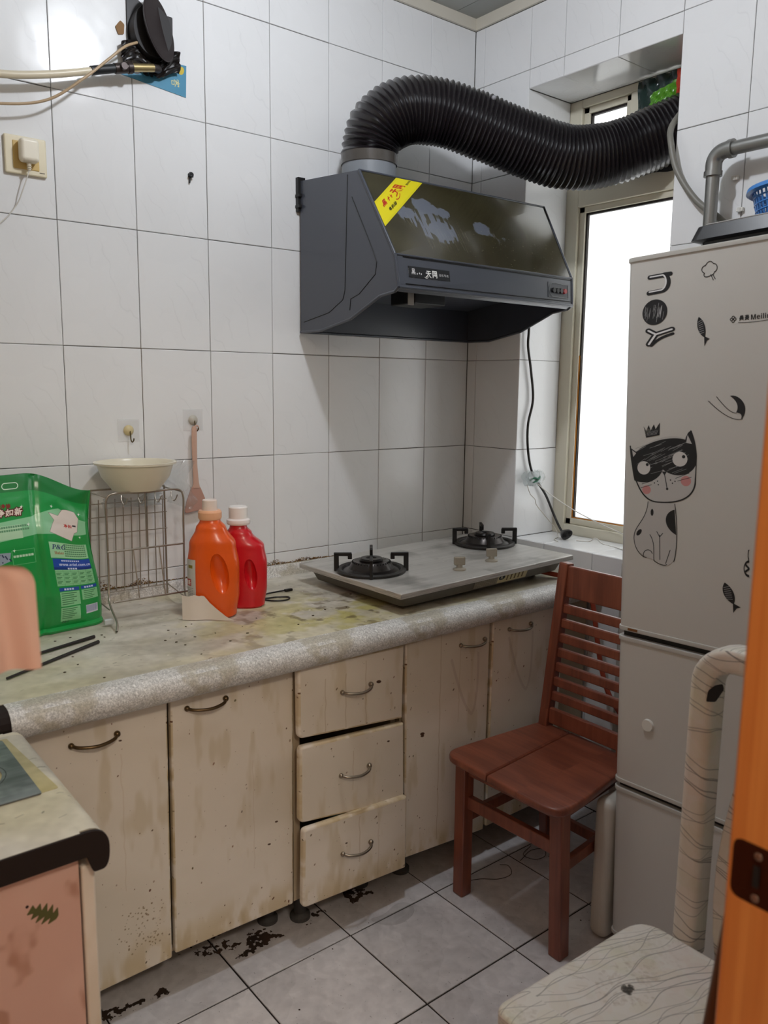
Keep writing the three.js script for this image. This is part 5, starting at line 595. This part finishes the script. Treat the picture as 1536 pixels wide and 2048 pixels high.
{ // socket with charger
  const s = thing('wall_socket', 'cream wall socket plate at the upper left', 'socket'); mesh('face_plate', smooth(prep(rbb(-1.510, -1.416, 1.820, 1.906, 0.0005, 0.009, 0.004)), 40), phys('#e6dcc0', 0.4), s); mesh('insert', rbb(-1.492, -1.434, 1.832, 1.894, 0.006, 0.0105, 0.002), phys('#cfb06a', 0.45), s, 'yellowed centre insert'); mesh('slot_mark', bb(-1.434, -1.422, 1.8285, 1.8300, 0.0085, 0.0094), std('#4c4436', 0.7), s);
  const c = thing('charger', 'white plug-in charger with thin cable in the wall socket', 'charger'); mesh('case', smooth(prep(rbb(-1.482, -1.440, 1.845, 1.897, 0.0105, 0.040, 0.009, 4)), 40), phys('#efe8d6', 0.35), c); mesh('strain_relief', cyl(0.0035, 0.005, 0.018, -1.4615, 1.837, 0.025, 12), phys('#e2dac6', 0.4), c); for (let k = 0; k < 3; k++) mesh('relief_ring', new THREE.TorusGeometry(0.0046, 0.0009, 6, 16).rotateX(Math.PI / 2).translate(-1.4615, 1.832 + k * 0.005, 0.025), phys('#d6cdb8', 0.4), c);
  mesh('cable', smooth(tube([[-1.4615, 1.83, 0.025], [-1.466, 1.815, 0.024], [-1.478, 1.78, 0.018], [-1.487, 1.755, 0.010], [-1.508, 1.725, 0.008], [-1.535, 1.695, 0.008], [-1.56, 1.62, 0.008], [-1.60, 1.50, 0.008]], 0.0015, 70, 6), 60), phys('#d9d6cf', 0.4), c);
}
tag(mesh('wall_plug', [cyl(0.0075, 0.0035, 0.012, -1.046, 1.889, 0.006, 12).rotateX(0), bar([-1.046, 1.889, 0], [-1.046, 1.888, 0.012], 0.006, 10), bar([-1.047, 1.884, 0.004], [-1.049, 1.868, 0.004], 0.0022, 8)], std('#15171a', 0.5)), 'small black plug stuck in the tiles', 'plug');
const hookAt = (x, y, lab, tint) => { const h = thing('adhesive_hook', lab, 'hook', [x, y, 0], 0, 'adhesive hooks on the tiles'); mesh('pad', smooth(prep(rbox(0.058, 0.058, 0.0016, 0.0007, 0, 0, 0.0014)), 30), phys('#ffffff', 0.04, { transmission: 0.85, thickness: 0 }), h, 'clear square pad'); mesh('boss', smooth(revolve([[0, 0.008], [0.006, 0.008], [0.012, 0.004], [0.014, 0], [0, 0]], 24), 40).rotateX(Math.PI / 2).translate(0, 0, 0.002), phys(tint, 0.4), h); mesh('hook', smooth(tube([[0.001, 0, 0.008], [0.001, -0.012, 0.012], [0.001, -0.024, 0.014], [0.002, -0.030, 0.019], [0.004, -0.025, 0.025], [0.004, -0.020, 0.026]], 0.0017, 24, 8), 60), std('#5a4c30', 0.35, { metalness: 0.8 }), h); };
hookAt(-1.239, 1.218, 'clear square adhesive hook, empty, above the bowl', '#cdbd90'); hookAt(-1.055, 1.242, 'clear square adhesive hook holding the spatula', '#b9b4a8');
{ // spatula hanging on the right hook
  const s = thing('spatula', 'beige silicone spatula hanging from the right adhesive hook', 'spatula'); const m = phys('#c9a491', 0.55);
  mesh('handle', smooth(loft([[1.226, 0.004, 0.003, -1.0615], [1.222, 0.0075, 0.004, -1.0615], [1.205, 0.008, 0.0042, -1.062], [1.16, 0.0078, 0.0042, -1.0625], [1.12, 0.0068, 0.004, -1.062], [1.07, 0.0085, 0.004, -1.060], [1.055, 0.012, 0.004, -1.060]].reverse().map(([y, a, b, x]) => Array.from({ length: 20 }, (_, i) => { const t = -i / 20 * Math.PI * 2; return V(x + a * Math.cos(t), y, 0.0215 + b * Math.sin(t)); }))), 50), m, s);
  mesh('blade', smooth(prep(plate(roundPoly([[-1.098, 0.985], [-1.030, 0.995], [-1.032, 1.02], [-1.050, 1.062], [-1.072, 1.062], [-1.090, 1.02]], [0.012, 0.014, 0.012, 0.01, 0.01, 0.012], 5), 0.004, 0.0015)).translate(0, 0, 0.0235), 40), phys('#b98f80', 0.55), s); mesh('hanging_loop', smooth(new THREE.TorusGeometry(0.006, 0.002, 8, 20).translate(-1.0545, 1.2215, 0.0215), 60), m, s);
}
{ // grease crust on the joint above the upstand and round the window edge
  const tex = canvasTex(1024, 64, (g, w, h) => { const r = rng(55); for (let i = 0; i < 3400; i++) { const x = r() * w, k = (0.12 + 0.85 * Math.pow(vnoise(x / 60, 2, 7), 2)) * (0.4 + 0.6 * r()), y = h - Math.pow(r(), 1.6) * h * k; g.fillStyle = ['#4a3018', '#6b4a20', '#86662c', '#33211a', '#96763a'][Math.floor(r() * 5)]; g.beginPath(); g.ellipse(x, y, 0.8 + 2.6 * r(), 0.6 + 1.2 * r(), r() * 3, 0, 7); g.fill(); } });
  const m = mesh('grease_crust', new THREE.PlaneGeometry(0.90, 0.035), std('#ffffff', 0.8, { map: tex, alphaTest: 0.5 })); m.position.set(-0.98, YT + 0.032 + 0.0165, 0.0008); tag(m, 'brown grease crust along the tile joint above the worktop', 'grease'); m.userData.kind = 'stuff';
}
// ---------- right corner: pipe, hose, tray, basket, clips ----------
{
  const g = thing('steel_pipe', 'galvanised pipe with elbow on the wall above the refrigerator', 'pipe'), M = std('#8f8f8c', 0.35, { metalness: 0.7 }), x = -0.07; mesh('riser', bar([x, 0.05, 0.933], [x, 1.895, 0.933], 0.0165, 18), M, g); mesh('elbow', smooth(tube([[x, 1.88, 0.933], [x, 1.91, 0.935], [x, 1.925, 0.947], [x, 1.93, 0.965], [x, 1.93, 0.98]], 0.020, 24, 18), 60), M, g); mesh('run', bar([x, 1.93, 0.97], [x, 1.93, 1.80], 0.0165, 18), M, g); mesh('coupling', [bar([x, 1.872, 0.933], [x, 1.884, 0.933], 0.0225, 18), bar([x, 1.93, 0.972], [x, 1.93, 0.984], 0.0225, 18)], M, g);
  tag(mesh('grey_hose', smooth(tube([[0.10, 2.13, 0.762], [0.03, 2.08, 0.765], [-0.014, 2.03, 0.768], [-0.028, 1.985, 0.782], [-0.028, 1.919, 0.803], [-0.028, 1.833, 0.865], [-0.026, 1.775, 0.935], [-0.018, 1.735, 0.970], [-0.014, 1.66, 0.985], [-0.012, 1.55, 0.987]], 0.0085, 90, 10), 60), phys('#7c7a72', 0.45)), 'grey hose drooping from the window down behind the steel pipe', 'hose');
  for (const [y, z, l] of [[1.875, 0.957, 'white cable clip just below the pipe elbow'], [1.795, 0.977, 'white cable clip above the black tray']]) tag(mesh('cable_clip', [rbox(0.010, 0.010, 0.018, 0.002, -0.0055, y, z), bar([-0.010, y + 0.004, z], [-0.010, y - 0.006, z], 0.004, 10)], phys('#e4e2dc', 0.4)), l, 'clip', 'cable clips by the pipe');
  const t = thing('black_tray', 'black plastic tray with flared rim on top of the refrigerator', 'tray'); t.position.copy(FR.position); t.rotation.copy(FR.rotation); const Y = 1.6225, ring = (a, y) => roundPoly([[0.075 - a, 0.130 - a], [0.42 + a, 0.130 - a], [0.42 + a, 0.52 + a], [0.075 - a, 0.52 + a]], 0.02, 4).map(([p, q]) => V(p, y, q)).reverse(); mesh('shell', smooth(loft([ring(0, Y), ring(0.004, Y + 0.020), ring(0.020, Y + 0.024), ring(0.010, Y + 0.052), ring(0.002, Y + 0.052), ring(-0.006, Y + 0.006)]), 30), phys('#161517', 0.35), t); mesh('pale_edge', [bar([0.066, Y + 0.0535, 0.145], [0.066, Y + 0.0535, 0.5], 0.0014, 6)], std('#9c9a98', 0.5), t);
  const b = thing('blue_basket', 'blue perforated plastic basket standing in the black tray', 'basket'); b.position.copy(FR.position); b.rotation.copy(FR.rotation); const bx = 0.20, bz = 0.285, by = Y + 0.0075, MB = phys('#3f7fc6', 0.35, { side: THREE.DoubleSide });
  mesh('rim', smooth(revolve([[0.098, 0.116], [0.112, 0.116], [0.114, 0.108], [0.108, 0.104], [0.100, 0.106], [0.098, 0.116]], 48), 40).translate(bx, by, bz), MB, b); mesh('base', cyl(0.078, 0.080, 0.008, bx, by + 0.005, bz, 36), MB, b);
  const ribs = []; for (let i = 0; i < 48; i++) { const a = i / 48 * Math.PI * 2, c = Math.cos(a), s = Math.sin(a); ribs.push(beam([bx + 0.080 * c, by + 0.004, bz + 0.080 * s], [bx + 0.101 * c, by + 0.108, bz + 0.101 * s], 0.0050, 0.0022, [c, 0, s], 0.0008)); } mesh('uprights', ribs, MB, b); for (let k = 0; k < 7; k++) { const y = 0.016 + k * 0.0135; mesh('hoop', new THREE.TorusGeometry(0.080 + 0.021 * y / 0.108, 0.0018, 6, 60).rotateX(Math.PI / 2).translate(bx, by + y, bz), MB, b); }
}
// ---------- window sill: plug, cord, wires ----------
{
  const c = thing('hood_cord', 'black hood power cord hanging down to a plug on the sill', 'cord'); mesh('cord', smooth(tube([[-0.0065, 1.602, 0.262], [0.016, 1.592, 0.2605], [0.025, 1.55, 0.2590], [0.027, 1.52, 0.2578], [0.026, 1.48, 0.2575], [0.045, 1.399, 0.2575], [0.061, 1.30, 0.2575], [0.041, 1.216, 0.2575], [0.046, 1.132, 0.2575], [0.071, 1.054, 0.2585], [0.143, 0.970, 0.262], [0.172, 0.905, 0.275], [0.166, 0.868, 0.305], [0.152, 0.854, 0.330], [0.140, 0.850, 0.347]], 0.0042, 160, 8), 60), std('#1b1815', 0.45), c);
  const p = mesh('plug', [smooth(loft([[0, 0.006, 0.006], [0.008, 0.010, 0.009], [0.03, 0.016, 0.012], [0.042, 0.018, 0.0125], [0.046, 0.016, 0.011]].map(([y, a, b]) => Array.from({ length: 18 }, (_, i) => { const t = -i / 18 * Math.PI * 2; return V(a * Math.cos(t), y, b * Math.sin(t)); }))), 40)], phys('#1d1c1c', 0.35), c); p.position.set(0.142, 0.850, 0.344); p.quaternion.setFromUnitVectors(V(0, 1, 0), V(-0.58, 0.05, 0.81).normalize()); p.scale.setScalar(1.2); for (const x of [-0.008, 0.008]) mesh('prong', rbox(0.0065, 0.020, 0.0018, 0.0005, x, 0.055, 0), std('#3c3836', 0.3, { metalness: 0.8 }), p);
  const k = thing('knotted_bag', 'knotted clear plastic bag tied round the hood cord', 'plastic bag'); mesh('film', [0, 1, 2].map((q) => smooth(sheet(20, 20, (u, v) => { const a = u * 6.28, t = v * 3.14, r = 0.020 + 0.016 * fbm(u * 5 + q * 9, v * 5, 171 + q, 3); return V(0.058 + (q - 1) * 0.020 + 1.2 * r * Math.cos(a) * Math.sin(t), 1.036 + r * Math.cos(t) * 0.9, 0.277 + 0.6 * r * Math.sin(a) * Math.sin(t)); }), 20)), MFilm, k); mesh('green_tie', smooth(tube([[0.03, 1.032, 0.285], [0.045, 1.04, 0.295], [0.06, 1.035, 0.297], [0.075, 1.044, 0.29], [0.055, 1.030, 0.295], [0.04, 1.024, 0.29]], 0.003, 40, 6), 60), std('#2f6a52', 0.6), k, 'dark green tie');
  tag(mesh('white_wire', smooth(tube([[0.07, 1.018, 0.285], [0.11, 0.985, 0.30], [0.17, 0.93, 0.36], [0.19, 0.895, 0.45], [0.193, 0.868, 0.56], [0.19, 0.842, 0.66], [0.18, 0.8365, 0.74]], 0.0017, 70, 6), 60), phys('#cfccc6', 0.4)), 'thin white wire stretched across the lower window to the sill', 'wire'); tag(mesh('thin_wire', smooth(tube([[0.02, 1.018, 0.282], [0.035, 0.985, 0.285], [0.055, 0.965, 0.29], [0.06, 0.95, 0.29], [0.10, 0.905, 0.30], [0.135, 0.862, 0.315], [0.13, 0.838, 0.335], [0.08, 0.8365, 0.36], [0.05, 0.8365, 0.40]], 0.0013, 80, 6), 60), phys('#bdb7ac', 0.35)), 'kinked pale wire hanging from the knotted bag to the sill', 'wire');
  tag(mesh('sill_wire', smooth(tube([[0.12, 0.8365, 0.42], [0.145, 0.8365, 0.455], [0.150, 0.850, 0.475], [0.150, 0.8365, 0.50], [0.12, 0.8365, 0.60], [0.06, 0.8365, 0.68]], 0.0018, 50, 6), 60), phys('#d2cfc8', 0.4)), 'white cable lying along the tiled sill', 'cable');
}
// ---------- on the floor ----------
{
  tag(mesh('hair_strand', smooth(tube([[-0.595, 0.001, 0.652], [-0.555, 0.001, 0.668], [-0.509, 0.001, 0.702], [-0.466, 0.001, 0.705], [-0.445, 0.001, 0.671], [-0.46, 0.001, 0.655]], 0.0008, 60, 5), 60), std('#2a1d16', 0.7)), 'dark curled strand on the floor nearer the chair leg', 'strand'); tag(mesh('hair_strand', smooth(tube([[-0.316, 0.001, 0.645], [-0.371, 0.001, 0.665], [-0.360, 0.001, 0.700], [-0.322, 0.001, 0.705], [-0.301, 0.001, 0.680], [-0.33, 0.001, 0.662], [-0.40, 0.001, 0.678]], 0.0008, 70, 5), 60), std('#2a1d16', 0.7)), 'looped dark strand on the floor under the chair seat', 'strand');
  const gt = dataTex(1024, 256, (u, v) => { const x = u * 0.95, z = v * 0.20, cl = sstep(0.42, 0.62, fbm(x * 9, z * 9, 181, 3)) * sstep(0, 0.25, v) * sstep(0, 0.1, u) * sstep(1, 0.9, u) * (0.35 + 0.65 * sstep(0.9, 0.3, v)), f = fbm(x * 120, z * 120, 183, 4), n = vnoise(x * 30, z * 30, 187); return [44 + 34 * n, 32 + 24 * n, 24 + 16 * n, f * cl > 0.37 || (vnoise(x * 330, z * 330, 189) > 0.985 && v > 0.1) ? 255 : 0]; });
  const m = mesh('floor_grime', new THREE.PlaneGeometry(0.95, 0.20).rotateX(-Math.PI / 2).translate(-1.16, 0.0009, 0.47), std('#ffffff', 0.9, { map: gt, alphaTest: 0.5 })); tag(m, 'dark crusted grime on the floor below the cabinets', 'grime'); m.userData.kind = 'stuff';
  const gr = [], r = rng(63); for (let i = 0; i < 110; i++) { const s = 0.0006 + 0.002 * Math.pow(r(), 3); gr.push(new THREE.CircleGeometry(s, 5).rotateX(-Math.PI / 2).translate(-1.5 + 1.2 * r(), 0.0008, 0.6 + 0.7 * r())); } const q = tag(mesh('floor_specks', gr, std('#2a1c14', 0.9)), 'tiny dark specks scattered over the open floor', 'specks'); q.userData.kind = 'stuff';
  tag(mesh('water_puddle', new THREE.ShapeGeometry(new THREE.Shape(roundPoly([[-0.905, -0.612], [-0.86, -0.628], [-0.80, -0.606], [-0.772, -0.630], [-0.785, -0.668], [-0.84, -0.684], [-0.885, -0.664]], 0.03, 6).map((p) => new THREE.Vector2(...p)))).rotateX(-Math.PI / 2).translate(0, 0.0012, 0), phys('#f6f6f6', 0.05, { transmission: 0.98, thickness: 0 })), 'small wet puddle on the floor tiles by the drawers', 'puddle');
}
renderer.render(scene, camera);
